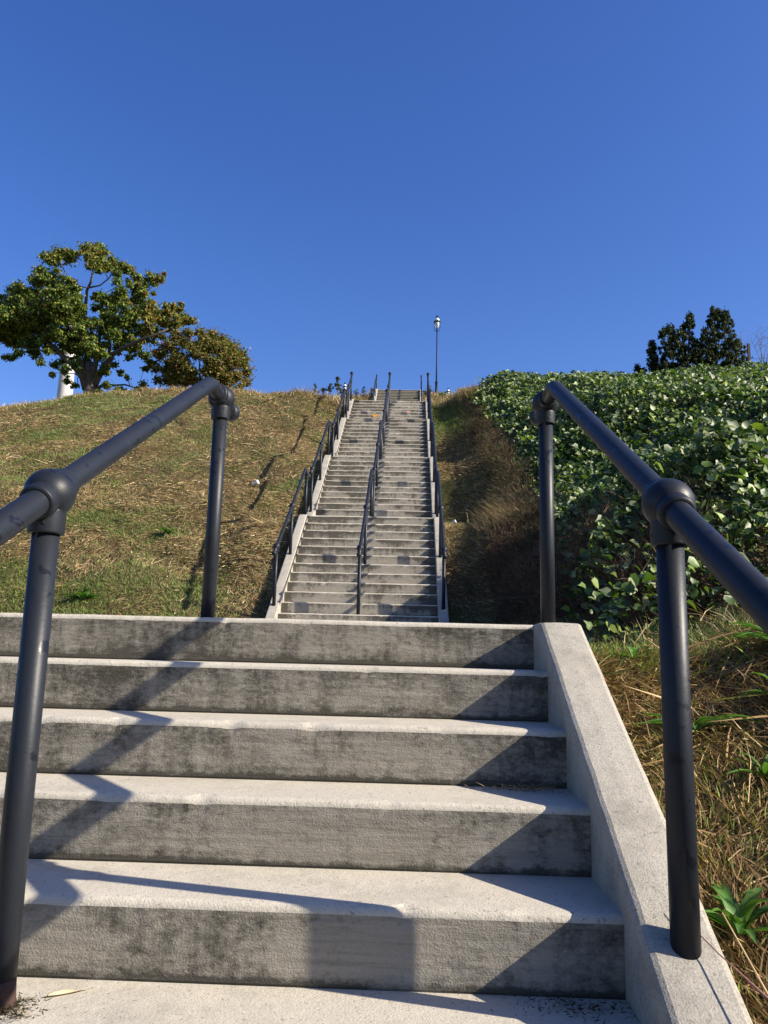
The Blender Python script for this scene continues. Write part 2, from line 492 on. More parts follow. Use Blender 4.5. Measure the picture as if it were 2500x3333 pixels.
# ------------------------------------------------------------------ staircases
def build_flight(fi, root, nseg, amp):
    y0, z0, n, T, R = FL[fi]
    rr = 0.018
    prof = []      # y, z, riser-height value (or -1), matslot of the face that starts here
    for i in range(n):
        y = y0 + i * T; z = z0 + i * R
        for t in (0.0, 0.04, 0.12, 0.3, 0.6, 0.82):
            prof.append([y + (0.004 if t == 0 else 0), z + t * (R - rr) + (-0.01 if (i == 0 and t == 0) else 0), t, 0])
        prof.append([y, z + R - rr, 1.0, 1])
        prof.append([y + rr * 0.13, z + R - rr * 0.5, 1.0, 1])
        prof.append([y + rr * 0.5, z + R - rr * 0.13, 1.0, 1])
        prof.append([y + rr, z + R, 1.0, 1])
        prof.append([y + rr + 0.016, z + R, 1.0, 1])
        prof.append([y + T * 0.5, z + R, 0.5, 1])
    # last tread carries on as the landing
    ty, tz = top(FL[fi])
    if fi == 0: ends = [(2.0, 0.3), (5.0, 0.0), (9.56, 0.0)]; ez = lambda y: 0.317 * (y / 9.547)
    elif fi < 4: ends = [(FL[fi + 1][0] + 0.01, 0)]; ez = lambda y: tz
    elif fi == 4: ends = [(FL[5][0] + 0.01, 0)]; ez = lambda y: tz
    else: ends = [(ty + 3.0, 0)]; ez = lambda y: tz
    for y, _ in ends: prof.append([y, ez(y) if fi == 0 else tz - 0.004, 0.5, 1])
    xs = np.linspace(-W, W, nseg + 1)
    P = np.array(prof)
    m = len(P)
    V = np.zeros((m, nseg + 1, 3)); C = np.zeros((m, nseg + 1, 3))
    V[..., 0] = xs[None, :]; V[..., 1] = P[:, 0:1]; V[..., 2] = P[:, 1:2]
    ri = np.arange(m)[:, None] * 0.37
    step = np.minimum(np.arange(m) // 12, n - 1)[:, None]
    jy = (fnoise(xs[None, :] * 3.1 + step * 7.7, ri * 0 + step * 3.3, 3, 3) - 0.5) * amp * 2
    jz = (fnoise(xs[None, :] * 2.3 + step * 5.1, ri * 0 + step * 1.7 + 50, 9, 4) - 0.5) * amp * 2.4
    ch = (np.clip(fnoise(xs[None, :] * 16 + step * 2.9, ri * 0 + step * 11.7, 21, 3) - 0.60, 0, 1)) * (0.032 if fi == 0 else 0.05)
    lip = np.isin((np.arange(m) % 12), (6, 7, 8, 9))[:, None] * np.ones_like(jy)
    low = np.isin((np.arange(m) % 12), (0,))[:, None]
    V[..., 1] += np.where(low, jy * 0.4, jy * (0.4 + 0.6 * lip)) + ch * lip * 0.8
    V[..., 2] += jz * lip * 0.8 - ch * lip * 0.7
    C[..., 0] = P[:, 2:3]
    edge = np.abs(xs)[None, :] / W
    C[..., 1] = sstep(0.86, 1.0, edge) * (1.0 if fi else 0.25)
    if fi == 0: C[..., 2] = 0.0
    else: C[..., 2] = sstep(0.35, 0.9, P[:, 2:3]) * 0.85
    idx = np.arange(m * (nseg + 1)).reshape(m, nseg + 1)
    F = np.stack([idx[:-1, :-1], idx[:-1, 1:], idx[1:, 1:], idx[1:, :-1]], -1)
    fm = np.repeat(P[:-1, 3].astype(int)[:, None], nseg, 1).ravel()
    V2 = V.reshape(-1, 3); C2 = C.reshape(-1, 3)
    # underside
    yb = [P[0, 0], ty, P[-1, 0]]; zb = [P[0, 1] - 0.25, tz - R - 0.25, P[-1, 1] - 0.25]
    U = np.array([[x, yb[k], zb[k]] for k in range(3) for x in (-W, W)])
    b0 = len(V2)
    last = (m - 1) * (nseg + 1)
    FU = np.array([[b0 + 1, b0, b0 + 2, b0 + 3], [b0 + 3, b0 + 2, b0 + 4, b0 + 5], [b0, b0 + 1, nseg, 0], [last, last + nseg, b0 + 5, b0 + 4]])
    V2 = np.concatenate([V2, U]); C2 = np.concatenate([C2, np.zeros((6, 3))])
    F2 = np.concatenate([F.reshape(-1, 4), FU]); fm = np.concatenate([fm, [0] * 4])
    sm = np.concatenate([np.repeat(np.isin(np.arange(m - 1) % 12, (6, 7, 8)), nseg), np.zeros(4, bool)])
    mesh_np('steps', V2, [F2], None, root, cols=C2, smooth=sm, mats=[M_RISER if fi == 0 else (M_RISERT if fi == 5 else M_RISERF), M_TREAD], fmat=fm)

def build_wall(fi, root, s):
    y0, z0, n, T, R = FL[fi]
    ty, tz = top(FL[fi])
    ya = y0 - 0.42 if fi else y0 - 0.1
    yb = ty + (0.30 if fi else 0.26)
    ys = list(np.arange(ya, yb, 0.045 if fi == 0 else 0.11)) + [yb]
    ztop = lambda y: min(z0 + R + (y - y0) * R / T + 0.085, tz + 0.004)
    if fi: zt_ = lambda y: max(ztop(y), z0 + 0.04)
    else: zt_ = ztop
    ch = 0.016
    V = []; rings = 0
    for i, y in enumerate(ys):
        zt = zt_(y) + (fnoise(np.array([y * 3.0]), np.array([fi * 3.0 + s]), 4)[0] - 0.5) * 0.008
        e = (fnoise(np.array([y * 13.0]), np.array([fi * 9.0 + s + 20]), 4)[0] - 0.5) * 0.004
        zb = stairline(y) - 0.75
        for x, z in ((W, zb), (W + e * .3, zt - ch), (W + ch * .35 + e, zt - ch * .3), (W + ch + e, zt), (W + WT * .5, zt + 0.002), (W + WT - ch + e, zt), (W + WT + e - ch * .3, zt - ch * .3), (W + WT, zt - ch), (W + WT, zb)):
            V.append((s * x, y, z))
        rings += 1
    k = 9
    F = []
    for i in range(rings - 1):
        for j in range(k):
            a = i * k + j; b = i * k + (j + 1) % k
            F.append((a, b, b + k, a + k) if s > 0 else (a, a + k, b + k, b))
    mb = Mb(); mb.add(V, F, 0, False)
    mb.order.append((tuple(range(k))[::1], 0, False)); mb.order.append((tuple((rings - 1) * k + j for j in range(k))[::-1], 0, False))
    mb.build('side_wall', M_WALL, root)

flab = ['wide lower concrete steps nearest the camera with a thick sloping side wall on the right',
        'long stained concrete stair flight just beyond the landing, lowest on the hill',
        'second concrete stair flight up the hill, above the lowest hillside flight',
        'third concrete stair flight up the hill, below the painted steps',
        'short concrete stair flight near the crest with orange and pink marks on its risers',
        'topmost dark concrete stair flight against the sky beside the lamp post']
ROOT = []
for fi, f in enumerate(FL):
    r = empty('concrete_staircase', (0, f[0], f[1]), flab[fi], 'staircase', 'flights of concrete steps up the hill')
    ROOT.append(r)
    build_flight(fi, r, 110 if fi == 0 else (40 if fi < 3 else 24), 0.003 if fi == 0 else 0.006)
    for s in (-1, 1): build_wall(fi, r, s)

# painted marks on two risers of the fourth flight (thin raised coats of paint)
def mark(pts, yr, mat, name, lab, root):
    n = len(pts)
    V = [(x, yr - 0.012, z) for x, z in pts] + [(x, yr - 0.008, z) for x, z in pts]
    mb = Mb()
    mb.add(V, [tuple(range(n))] + [(i, n + i, n + (i + 1) % n, (i + 1) % n) for i in range(n)], 0, False)
    o = mb.build(name, mat, root); o['label'] = lab
    return o
y4, z4 = FL[4][0], FL[4][1]
def riser4(j):            # j counted as in the photo, 0 = first riser
    return y4 + j * T2, z4 + j * R2
yr, zr = riser4(2)
mark([(-0.44 + 0.10 * math.cos(a), zr + R2 - 0.006 - 0.085 * math.sin(a)) for a in np.linspace(0, math.pi, 14)], yr, M_ORANGE, 'painted_mark', 'orange half disc painted under a step lip', ROOT[4])
yr, zr = riser4(4)
mark([(0.50, zr + 0.012), (0.73, zr + 0.01), (0.745, zr + 0.06), (0.72, zr + 0.12), (0.65, zr + 0.13), (0.62, zr + 0.08), (0.58, zr + 0.095), (0.53, zr + 0.05)], yr, M_PINK, 'painted_mark', 'pink chalk shape on a riser', ROOT[4])

# ------------------------------------------------------------------ handrails
def smooth_path(P, r=0.09, k=6):
    """round the inner corners of a polyline"""
    P = [Vector(p) for p in P]
    out = [P[0]]
    for i in range(1, len(P) - 1):
        a = (P[i - 1] - P[i]); b = (P[i + 1] - P[i])
        d = min(r, a.length * 0.45, b.length * 0.45)
        p0 = P[i] + a.normalized() * d; p2 = P[i] + b.normalized() * d
        for j in range(k + 1):
            t = j / k
            out.append(p0 * (1 - t) ** 2 + P[i] * 2 * t * (1 - t) + p2 * t * t)
    out.append(P[-1])
    return out

def handrail(x, posts, path, label, group, near=False, top_cap=None, low_cap=None, rusty=None):
    """posts: list of (y, base z, ball z); path: list of (y, z) of the rail's axis"""
    r = empty('handrail', (x, posts[0][0], posts[0][1]), label, 'handrail', group)
    nn = 32 if near else 12
    mb = Mb(); mb.tube(smooth_path([(x, y, z) for y, z in path], 0.045, 8), 0.0300, nn)
    mb.build('rail', M_PIPE, r)
    for k, (y, zb, zt) in enumerate(posts):
        mb = Mb(); mb.tube([(x, y, zb - 0.05), (x, y, zb + 0.4), (x, y, zt)], 0.0295, nn)
        p = mb.build('post', M_PIPE, r)
        if rusty is not None and k == rusty:
            mb = Mb(); mb.lathe((x, y, zb - 0.004), [(0.0325, 0), (0.0325, 0.02), (0.0308, 0.04), (0.0300, 0.06)], nn)
            q = mb.build('rusty_foot', M_RUST, p)
        # ball fitting with sockets
        mb = Mb()
        c = Vector((x, y, zt))
        mb.sphere(c, 0.0565, 36 if near else 16, 24 if near else 10)
        mb.lathe((x, y, zt - 0.094), [(0.0302, 0.0), (0.0385, 0.0005), (0.0395, 0.004), (0.0395, 0.05), (0.041, 0.062)], nn)
        # rail direction at the ball
        best = None
        pth = [Vector((x, a, b)) for a, b in path]
        for a, b in zip(pth[:-1], pth[1:]):
            if min(a.y, b.y) - 1e-6 <= y <= max(a.y, b.y) + 1e-6: best = (b - a).normalized()
        if best is None: best = Vector((0, 1, 0))
        for sgn in (-1, 1):
            d = best * sgn
            mb.lathe(c + d * 0.028, [(0.041, 0.0), (0.0395, 0.02), (0.0395, 0.040), (0.0385, 0.0435), (0.0302, 0.044)], nn, axis=d)
        if near:
            for q_, nrm in ((Vector((x - 0.0395, y, zt - 0.072)), Vector((-1, -0.15, 0))), (Vector((x + 0.012, y - 0.0378, zt - 0.072)), Vector((0.3, -1, 0)))):
                mb.tube([q_ - nrm.normalized() * 0.003, q_ + nrm.normalized() * 0.0016], 0.0042, 12, mi=1)
        mb.build('ball_fitting', M_PIPE, r, mats=[M_PIPE, M_HOLE])
    for cp in (top_cap, low_cap):
        if cp:
            mb = Mb(); mb.sphere((x, cp[0], cp[1]), 0.041, 28 if near else 14, 18 if near else 9)
            mb.build('end_cap', M_PIPE, r)
    return r

# lower flight, centre and right rails (they carry on behind the camera)
def low_rail(x, top_y, y1, base1, label, rusty=None, on_wall=True):
    z1 = 0.210; sl_ = 0.553
    y2 = y1 - 1.54; z2 = z1 - sl_ * 1.54
    y3 = y2 - 1.40; z3 = z2 - sl_ * 1.40
    path = [(y3 - 0.18, z3 - 0.1), (y1, z1), (-0.065, z1 + sl_ * (-0.065 - y1) - 0.002), (top_y - 0.01, 0.938), (top_y + 0.15, 0.934)]
    wt = lambda y: y / T1 * R1 + 0.085
    if on_wall: b2, b3 = wt(y2), wt(y3)
    else: b2 = -10 * R1; b3 = -13 * R1
    handrail(x, [(top_y, 0.0, 0.938), (y1, base1, z1), (y2, b2, z2), (y3, b3, z3)], path, label,
             'handrails of the nearest flight', near=True, top_cap=(top_y + 0.185, 0.934), rusty=rusty)
low_rail(-0.035, 0.13, -1.385, -5 * R1, 'thick dark pipe handrail in front at the left with a rusty post foot', rusty=1, on_wall=False)
low_rail(1.350, 0.135, -1.395, -1.395 / T1 * R1 + 0.085, 'thick dark pipe handrail in front at the right, standing on the sloping side wall')

UP = {1: [9.60, 11.10, 12.90], 2: [13.78, 15.32, 16.94], 3: [17.98, 19.30, 21.10], 4: [22.05, 22.73, 23.78], 5: [33.2, 34.9, 36.6, 38.3, 40.0, 41.6, 43.15]}
def up_rail(fi, x, label):
    y0, z0, n, T, R = FL[fi]; ty, tz = top(FL[fi])
    sl_ = R / T
    wl = lambda y: max(min(z0 + R + (y - y0) * sl_ + (0.085 if x else 0.0), tz), z0)
    if x: base = wl
    else: base = lambda y: z0 + min(n, max(0, math.floor((y - y0) / T) + 1)) * R
    ym = UP[fi][1] if fi < 5 else 38.3
    zm = z0 + R + (ym - y0) * sl_ + 0.085 + 0.885
    rl = lambda y: zm + (y - ym) * sl_ * (1.0 if y > ym else 0.94)
    ps = UP[fi]
    yt = ps[-1]
    ze = rl(min(yt, ty) - 0.10)
    tb = ze - 0.03
    path = [(ps[0] - 0.20, rl(ps[0] - 0.20))] + [(p, rl(p)) for p in ps[:-1]] + [(min(yt, ty) - 0.10 if yt - ty < .15 else ty - 0.02, rl(min(yt, ty) - 0.10 if yt - ty < .15 else ty - 0.02)), (yt, rl(ty - 0.1) - 0.01), (yt + 0.16, rl(ty - 0.1) - 0.012)]
    posts = [(p, base(p), rl(p)) for p in ps[:-1]] + [(yt, base(yt), rl(ty - 0.1) - 0.01)]
    handrail(x, posts, path, label, 'handrails of the hillside flights', top_cap=(yt + 0.19, rl(ty - 0.1) - 0.012), low_cap=(ps[0] - 0.215, rl(ps[0] - 0.215)))
ordn = {1: 'lowest hillside flight', 2: 'second hillside flight', 3: 'third hillside flight', 4: 'short flight with the painted marks', 5: 'topmost flight at the crest'}
for fi in (1, 2, 3, 4, 5):
    for x, nm in ((-1.35, 'left'), (0.0, 'centre'), (1.35, 'right')):
        if fi == 5 and x == 0: continue
        up_rail(fi, x, 'dark pipe handrail on the %s of the %s' % (nm + (' wall' if x else ' line'), ordn[fi]))

# ------------------------------------------------------------------ strands: grass, straw, weeds
def strands(B, D, L, Wd, bend, col, taper=0.25):
    """B base (n,3), D unit direction, L length, Wd width, bend (n,3) offset of the tip; one quad + one tri each"""
    n = len(B)
    L = np.asarray(L)[:, None]
    side = np.cross(D, rng.normal(size=(n, 3)))
    side /= np.linalg.norm(side, axis=1, keepdims=True) + 1e-9
    side = side * (np.asarray(Wd)[:, None] * 0.5)
    mid = B + D * L * 0.55 + bend * 0.35
    tip = B + D * L + bend
    V = np.stack([B - side, B + side, mid + side * 0.9, mid - side * 0.9, tip], 1).reshape(-1, 3)
    a = np.arange(n)[:, None] * 5
    Q = a + np.array([0, 1, 2, 3]); Tt = a + np.array([3, 2, 4])
    C = np.repeat(col, 5, 0)
    return V, Q, Tt, C
def join(parts):
    V = []; Q = []; Tt = []; C = []; n = 0
    for v, q, t, c in parts:
        V.append(v); Q.append(q + n); Tt.append(t + n); C.append(c); n += len(v)
    return np.concatenate(V), [np.concatenate(Q), np.concatenate(Tt)], np.concatenate(C)
STRAW = np.array([0.34, 0.235, 0.115]); PALE = np.array([0.60, 0.48, 0.28]); BROWN = np.array([0.17, 0.10, 0.05]); GREEN = np.array([0.105, 0.17, 0.035]); LIME = np.array([0.19, 0.30, 0.045]); OLIVE = np.array([0.17, 0.17, 0.06])
def straw_patch(n, x0, x1, y0, y1, lmin, lmax, wd, greenness, up=0.35, mask=None, hfun=hill, pal=None, lift=0.0, lime=False, gl=None):
    x = rng.uniform(x0, x1, n); y = rng.uniform(y0, y1, n)
    if mask is not None:
        k = mask(x, y); x = x[k]; y = y[k]; n = len(x)
    z = hfun(x, y)
    gn = fnoise(x * 0.42 + 3, y * 0.42, 31, 4)
    clump = fnoise(x * 2.2, y * 2.2, 77, 3)
    isg = (gn + rng.normal(0, 0.06, n) + 0.07 * (y > 8) * (1 - sstep(10, 15, y)) ) > greenness
    flow = vnoise(x * 1.1, y * 1.1, 40) * 7.0 + rng.normal(0, 0.75, n)
    tilt = np.where(isg, rng.uniform(0.5, 1.4, n), rng.normal(0.08, up * 0.6, n))
    slope = 0.585 if y1 > 9 else 0.3
    D = np.stack([np.cos(flow) * np.cos(tilt), np.sin(flow) * np.cos(tilt), np.sin(tilt)], 1)
    D[:, 2] += D[:, 1] * np.where((y > 9.5) | (y < 0), 0.58, 0.03)
    D /= np.linalg.norm(D, axis=1, keepdims=True)
    L = rng.uniform(lmin, lmax, n) * np.where(isg, gl or 0.7, 1.0)
    u = rng.random(n)[:, None]
    b = rng.random(n)
    tone = np.clip(clump * 1.5 - 0.25 + rng.normal(0, 0.25, n), 0, 1)[:, None]
    tone = np.clip(tone * 1.25 - 0.15 + 0.5 * (fnoise(x * 0.9, y * 0.9, 91, 2)[:, None] - 0.5), 0, 1)
    cs = BROWN * (1 - tone) + STRAW * tone
    cs = np.where((b > (0.78 if y1 > 9 else 0.9))[:, None], OLIVE * (0.6 + 0.8 * u), cs)
    cs = np.where((b < 0.09)[:, None], PALE * (0.75 + 0.35 * u), cs)
    cg = GREEN * (1 - u) + OLIVE * u
    if lime: cg = np.where((b < 0.3)[:, None], LIME, cg)
    col = np.where(isg[:, None], cg, cs) * rng.uniform(0.65, 1.25, n)[:, None]
    B = np.stack([x, y, z + 0.005 + lift + np.clip(clump, 0, 1) * 0.05 * rng.random(n)], 1)
    bend = rng.normal(0, 0.25, (n, 3)) * L[:, None]; bend[:, 2] = np.where(isg, -0.1, rng.normal(0, 0.06, n)) * L
    return strands(B, D, L, wd * rng.uniform(0.6, 1.4, n), bend, col)

# hillside grass left of the stairs (mown straw and green regrowth)
lm = lambda x, y: (x < -1.47) & (x > -2.6 - (y + 3.1) * 0.52)
parts = [straw_patch(190000, -16.5, -1.47, 9.2, 25.6, 0.04, 0.16, 0.0105, 0.535, mask=lm),
         straw_patch(60000, -10, -1.47, 9.0, 15.0, 0.04, 0.16, 0.008, 0.52, mask=lm),
         straw_patch(9000, -16, -1.47, 9.5, 25, 0.2, 0.5, 0.008, 0.9, mask=lm, up=0.5, pal=1),
         straw_patch(24000, -7.5, -1.47, 0.12, 9.6, 0.04, 0.13, 0.006, 0.40, up=0.8, mask=lm)]
V, F, C = join(parts)
tag(mesh_np('hillside_grass', V, F, M_STRAW, cols=C), 'mown straw and green grass covering the slope left of the stairs', 'grass', kind='stuff')
# mown strip right of the stairs and the landing verge
rm = lambda x, y: (x > 1.47) & (x < 3.1)
parts = [straw_patch(52000, 1.47, 3.1, 9.2, 25.2, 0.05, 0.2, 0.009, 0.53, mask=rm),
         straw_patch(24000, 1.47, 7.0, 0.05, 9.4, 0.05, 0.16, 0.006, 0.47, up=0.8),
         straw_patch(9000, 1.45, 5.0, -0.1, 0.9, 0.04, 0.15, 0.004, 0.46, up=0.9, lime=True)]
V, F, C = join(parts)
tag(mesh_np('verge_grass', V, F, M_STRAW, cols=C), 'mown brown and green grass strip between the stairs and the vines', 'grass', kind='stuff')
# thatch beside the near wall
def nearh(x, y): return hill(x, y)
parts = [straw_patch(120000, 1.44, 4.2, -3.0, 0.25, 0.03, 0.11, 0.0032, 0.70, up=0.7, hfun=nearh, gl=0.5, lime=True),
         straw_patch(9000, 1.44, 4.2, -3.0, 0.3, 0.03, 0.08, 0.0035, 0.60, up=1.2, hfun=nearh, lime=True),
         straw_patch(1400, 1.66, 4.0, -2.6, 0.3, 0.12, 0.32, 0.0050, 0.95, up=0.6, hfun=nearh, lift=0.04)]
V, F, C = join(parts)
tag(mesh_np('thatch_grass', V, F, M_STRAW, cols=C * np.array([0.95, 0.87, 0.77])), 'dry brown thatch with green blades on the bank right of the near wall', 'grass', kind='stuff')

# ------------------------------------------------------------------ leaves
def leaves(P, Nn, s, col, shape='kudzu', fold=0.25):
    n = len(P)
    Nn = Nn / (np.linalg.norm(Nn, axis=1, keepdims=True) + 1e-9)
    t = np.cross(Nn, rng.normal(size=(n, 3))); t /= np.linalg.norm(t, axis=1, keepdims=True) + 1e-9
    b = np.cross(Nn, t)
    s = np.asarray(s)[:, None]
    def pt(u, v, w): return P + (b * u + t * v + Nn * w) * s
    if shape == 'kudzu':
        pts = [pt(0, -0.1, 0), pt(-0.46, 0.02, fold), pt(-0.54, 0.42, fold), pt(-0.2, 0.72, fold * .5), pt(0, 1.0, -0.12), pt(0.2, 0.72, fold * .5), pt(0.54, 0.42, fold), pt(0.46, 0.02, fold), pt(0, 0.4, 0)]
        V = np.stack(pts, 1).reshape(-1, 3); k = 9
        Qs = [(0, 8, 2, 1), (8, 4, 3, 2), (0, 7, 6, 8), (8, 6, 5, 4)]
        a = np.arange(n)[:, None] * k
        Q = np.concatenate([a + np.array(q) for q in Qs])
        return V, [Q], np.repeat(col, k, 0)
    if shape == 'quad':
        pts = [pt(0, -0.5, 0), pt(-0.4, 0, fold), pt(0, 0.55, -0.05), pt(0.4, 0, fold)]
        V = np.stack(pts, 1).reshape(-1, 3)
        Q = np.arange(n)[:, None] * 4 + np.array([0, 3, 2, 1])
        return V, [Q], np.repeat(col, 4, 0)
def colmix(n, cols, wts, var=0.25):
    k = rng.choice(len(cols), n, p=np.array(wts) / sum(wts))
    return np.array(cols)[k] * rng.uniform(1 - var, 1 + var, n)[:, None]

# kudzu bank
def kz(x, y):
    lump = fnoise(x * 0.55 + 9, y * 0.55, 12, 3) - 0.5
    return hill(x, y) + 0.26 + 0.80 * lump * sstep(2.4, 4.2, x) + 0.25 * sstep(2.6, 3.2, x) * (1 - sstep(3.4, 4.6, x)) * (1 - sstep(11, 15, y)) + 0.12 * (fnoise(x * 2.2, y * 2.2, 13, 2) - 0.5)
def kmask(x, y):
    left = 3.05 + 0.55 * (fnoise(y * 0 + 1, y * 0.5, 14, 2) - 0.5) * 2 + np.interp(y, [2, 4, 6, 9, 12, 15, 18, 24], [-1.35, -1.30, -0.95, -0.35, 0.20, -0.05, -0.1, -0.1])
    foot = 1.2 + 0.7 * (fnoise(x * 0.6, x * 0 + 2, 15, 2) - 0.5)
    dens = np.clip((x - left) / 0.5, 0, 1) * np.clip((y - foot) / 0.8, 0.0, 1)
    low = (fnoise(x * 1.3, y * 1.3, 16, 3) > np.interp(y, [1, 3, 6, 9, 14], [0.47, 0.40, 0.36, 0.27, 0.1]) + 0.12 * (x < 3.3) * (y < 11))
    return (rng.random(len(x)) < dens) & low & (x < 3.2 + (y + 3.1) * 0.58)
VV = []; FF = []; CC = []; nb = 0
def addl(res):
    global nb
    v, q, c = res
    VV.append(v); CC.append(c); FF.append(q[0] + nb); nb += len(v)
for n, x0, x1, y0, y1, s0, s1 in ((150000, 2.1, 18.5, 3.0, 27.0, 0.075, 0.135), (62000, 1.8, 8, 1.0, 10, 0.045, 0.095)):
    x = rng.uniform(x0, x1, n); y = rng.uniform(y0, y1, n); k = kmask(x, y); x = x[k]; y = y[k]; n = len(x)
    z = kz(x, y) + 0.12 + 0.36 * (1 - sstep(7, 12, y)) * sstep(1.8, 2.4, x) * sstep(1.2, 2.6, y) - 0.5 * rng.random(n) ** 1.3 - 0.30 * (fnoise(x * 2.6, y * 2.6, 19, 2) - 0.5)
    Nn = np.stack([rng.normal(0.15, 0.6, n), rng.normal(-0.5, 0.55, n), np.abs(rng.normal(0.7, 0.35, n))], 1)
    c = colmix(n, [(0.050, 0.088, 0.022), (0.085, 0.135, 0.026), (0.17, 0.23, 0.035), (0.026, 0.050, 0.015), (0.24, 0.27, 0.13)], [4, 4, 2, 2.4, 2.2])
    addl(leaves(np.stack([x, y, z], 1), Nn, rng.uniform(s0, s1, n) * rng.choice([0.65, 0.85, 1.0, 1.2], n) * np.where((x < 3.4) & (y < 9), 0.78, 1.0), c, 'kudzu', 0.16))
# trailing sprigs at the foot of the bank
n = 900
x = rng.uniform(2.6, 9.0, n); y = rng.uniform(1.2, 4.8, n); k = fnoise(x * 1.1, y * 1.1, 55, 2) > 0.56; x = x[k]; y = y[k]; n = len(x)
addl(leaves(np.stack([x, y, hill(x, y) + rng.uniform(0.05, 0.26, n)], 1), rng.normal(0, 0.4, (n, 3)) + np.array([0.2, -0.5, 0.7]), rng.uniform(0.06, 0.11, n),
            colmix(n, [(0.09, 0.16, 0.04), (0.15, 0.21, 0.10), (0.15, 0.26, 0.045)], [3, 2, 2]), 'kudzu', 0.16))
tag(mesh_np('kudzu_vines', np.concatenate(VV), [np.concatenate(FF)], M_LEAF, cols=np.concatenate(CC)), 'dense broad leaved green vines blanketing the bank right of the stairs', 'vines', kind='stuff')

# dead weeds along the edge and foot of the vines
def weed(n, xf, yf, h0, h1, wd, cols, lean=0.5, curl=0.5, twig=False):
    x, y = xf(n), yf(n)
    z = hill(x, y) + (rng.uniform(0, 0.42, n) * (1.0 + 0.9 * (fnoise(x * 1.7, y * 1.7, 66, 2) > 0.52)) * np.interp(y, [12, 20], [1.0, 0.3]) if twig else 0)
    ang = rng.uniform(0, 2 * math.pi, n); ti = np.abs(rng.normal(0, lean, n))
    D = np.stack([np.cos(ang) * np.sin(ti), np.sin(ang) * np.sin(ti), np.cos(ti)], 1)
    L = rng.uniform(h0, h1, n)
    hb = rng.uniform(0, 0.5, n) * L
    B = np.stack([x, y, z], 1) + D * hb[:, None] * np.array([0.4, 0.4, 1])
    bend = rng.normal(0, curl, (n, 3)) * L[:, None]; bend[:, 2] = -np.abs(bend[:, 2]) * 0.4
    return strands(B, D, L * 0.7, wd * rng.uniform(0.6, 1.4, n), bend, colmix(n, cols, [1] * len(cols), 0.35))
DB = [(0.06, 0.038, 0.026), (0.095, 0.056, 0.036), (0.04, 0.026, 0.019), (0.15, 0.095, 0.055)]
DG = [(0.06, 0.09, 0.025), (0.10, 0.13, 0.04)]
parts = []
edgex = lambda y, n: 2.72 + np.interp(y, [4, 9, 14, 17, 24], [0.0, 0.1, 0.25, 0.1, 0.0]) + rng.normal(0, 0.33, n) * np.interp(y, [9, 16], [1.0, 0.6])
yy = 3.5 + 21 * rng.random(46000) ** 1.0
parts.append(weed(46000, lambda n: np.maximum(edgex(yy, n), 2.15), lambda n: yy, 0.07, np.interp(yy, [5, 14, 22], [0.30, 0.26, 0.2]), 0.0055, DB + DB + DG, 1.0, 0.35, True))
yb_ = rng.uniform(1.8, 11.5, 42000)
parts.append(weed(42000, lambda n: 2.15 + np.abs(rng.normal(0, 0.6, n)) , lambda n: yb_, 0.06, 0.26, 0.0048, DB, 1.0, 0.35, True))
yc_ = rng.uniform(2.0, 6.5, 7000)
parts.append(weed(7000, lambda n: rng.uniform(3.3, 8.0, n) , lambda n: yc_, 0.06, 0.24, 0.0045, DB, 1.0, 0.35, True))
parts.append(weed(2600, lambda n: 2.4 + np.abs(rng.normal(0, 0.8, n)), lambda n: rng.uniform(2.6, 12, n), 0.3, 0.7, 0.005, DB + [(0.22, 0.16, 0.10)], 0.5))
parts.append(weed(9000, lambda n: rng.uniform(1.9, 9.0, n), lambda n: rng.uniform(0.6, 3.2, n), 0.05, 0.22, 0.005, DB + DG + [(0.36, 0.27, 0.14)], 0.6))
V, F, C = join(parts)
tag(mesh_np('dead_weeds', V, F, M_WEED, cols=C), 'tangled brown dead weeds at the edge and foot of the green vines', 'weeds', kind='stuff')

# two tall dry grass tussocks among the vines
def tussock(x0, y0, rx, ry, n, h0, h1, label):
    zc = float(hill(np.array([x0]), np.array([y0]))[0])
    r = empty('dry_grass_tussock', (x0, y0, zc), label, 'tussock', 'tall dry grass tussocks in the vines')
    xs = x0 + rng.normal(0, rx, n); ys = y0 + rng.normal(0, ry, n)
    ang = np.arctan2(ys - y0, xs - x0) + rng.normal(0, 0.7, n); ti = np.abs(rng.normal(0.25, 0.25, n))
    D = np.stack([np.cos(ang) * np.sin(ti), np.sin(ang) * np.sin(ti), np.cos(ti)], 1)
    L = rng.uniform(h0, h1, n)
    bend = np.stack([np.cos(ang), np.sin(ang), np.full(n, -0.55)], 1) * (L * rng.uniform(0.15, 0.6, n))[:, None]
    bend[:, 0] -= 0.15 * L
    v, q, t, c = strands(np.stack([xs, ys, hill(xs, ys)], 1), D, L, 0.009 * rng.uniform(0.6, 1.4, n), bend, colmix(n, [(0.30, 0.21, 0.11), (0.42, 0.32, 0.18), (0.20, 0.13, 0.07), (0.14, 0.15, 0.05)], [3, 2, 2, 1]))
    mesh_np('stalks', v, [q, t], M_STRAW, r, cols=c)
tussock(3.0, 12.2, 0.28, 0.6, 3200, 0.25, 0.6, 'tall pale brown dry grass tussock halfway up beside the vines')
tussock(2.85, 23.6, 0.22, 0.40, 2200, 0.22, 0.5, 'tall pale dry grass tussock on the crest near the lamp post')

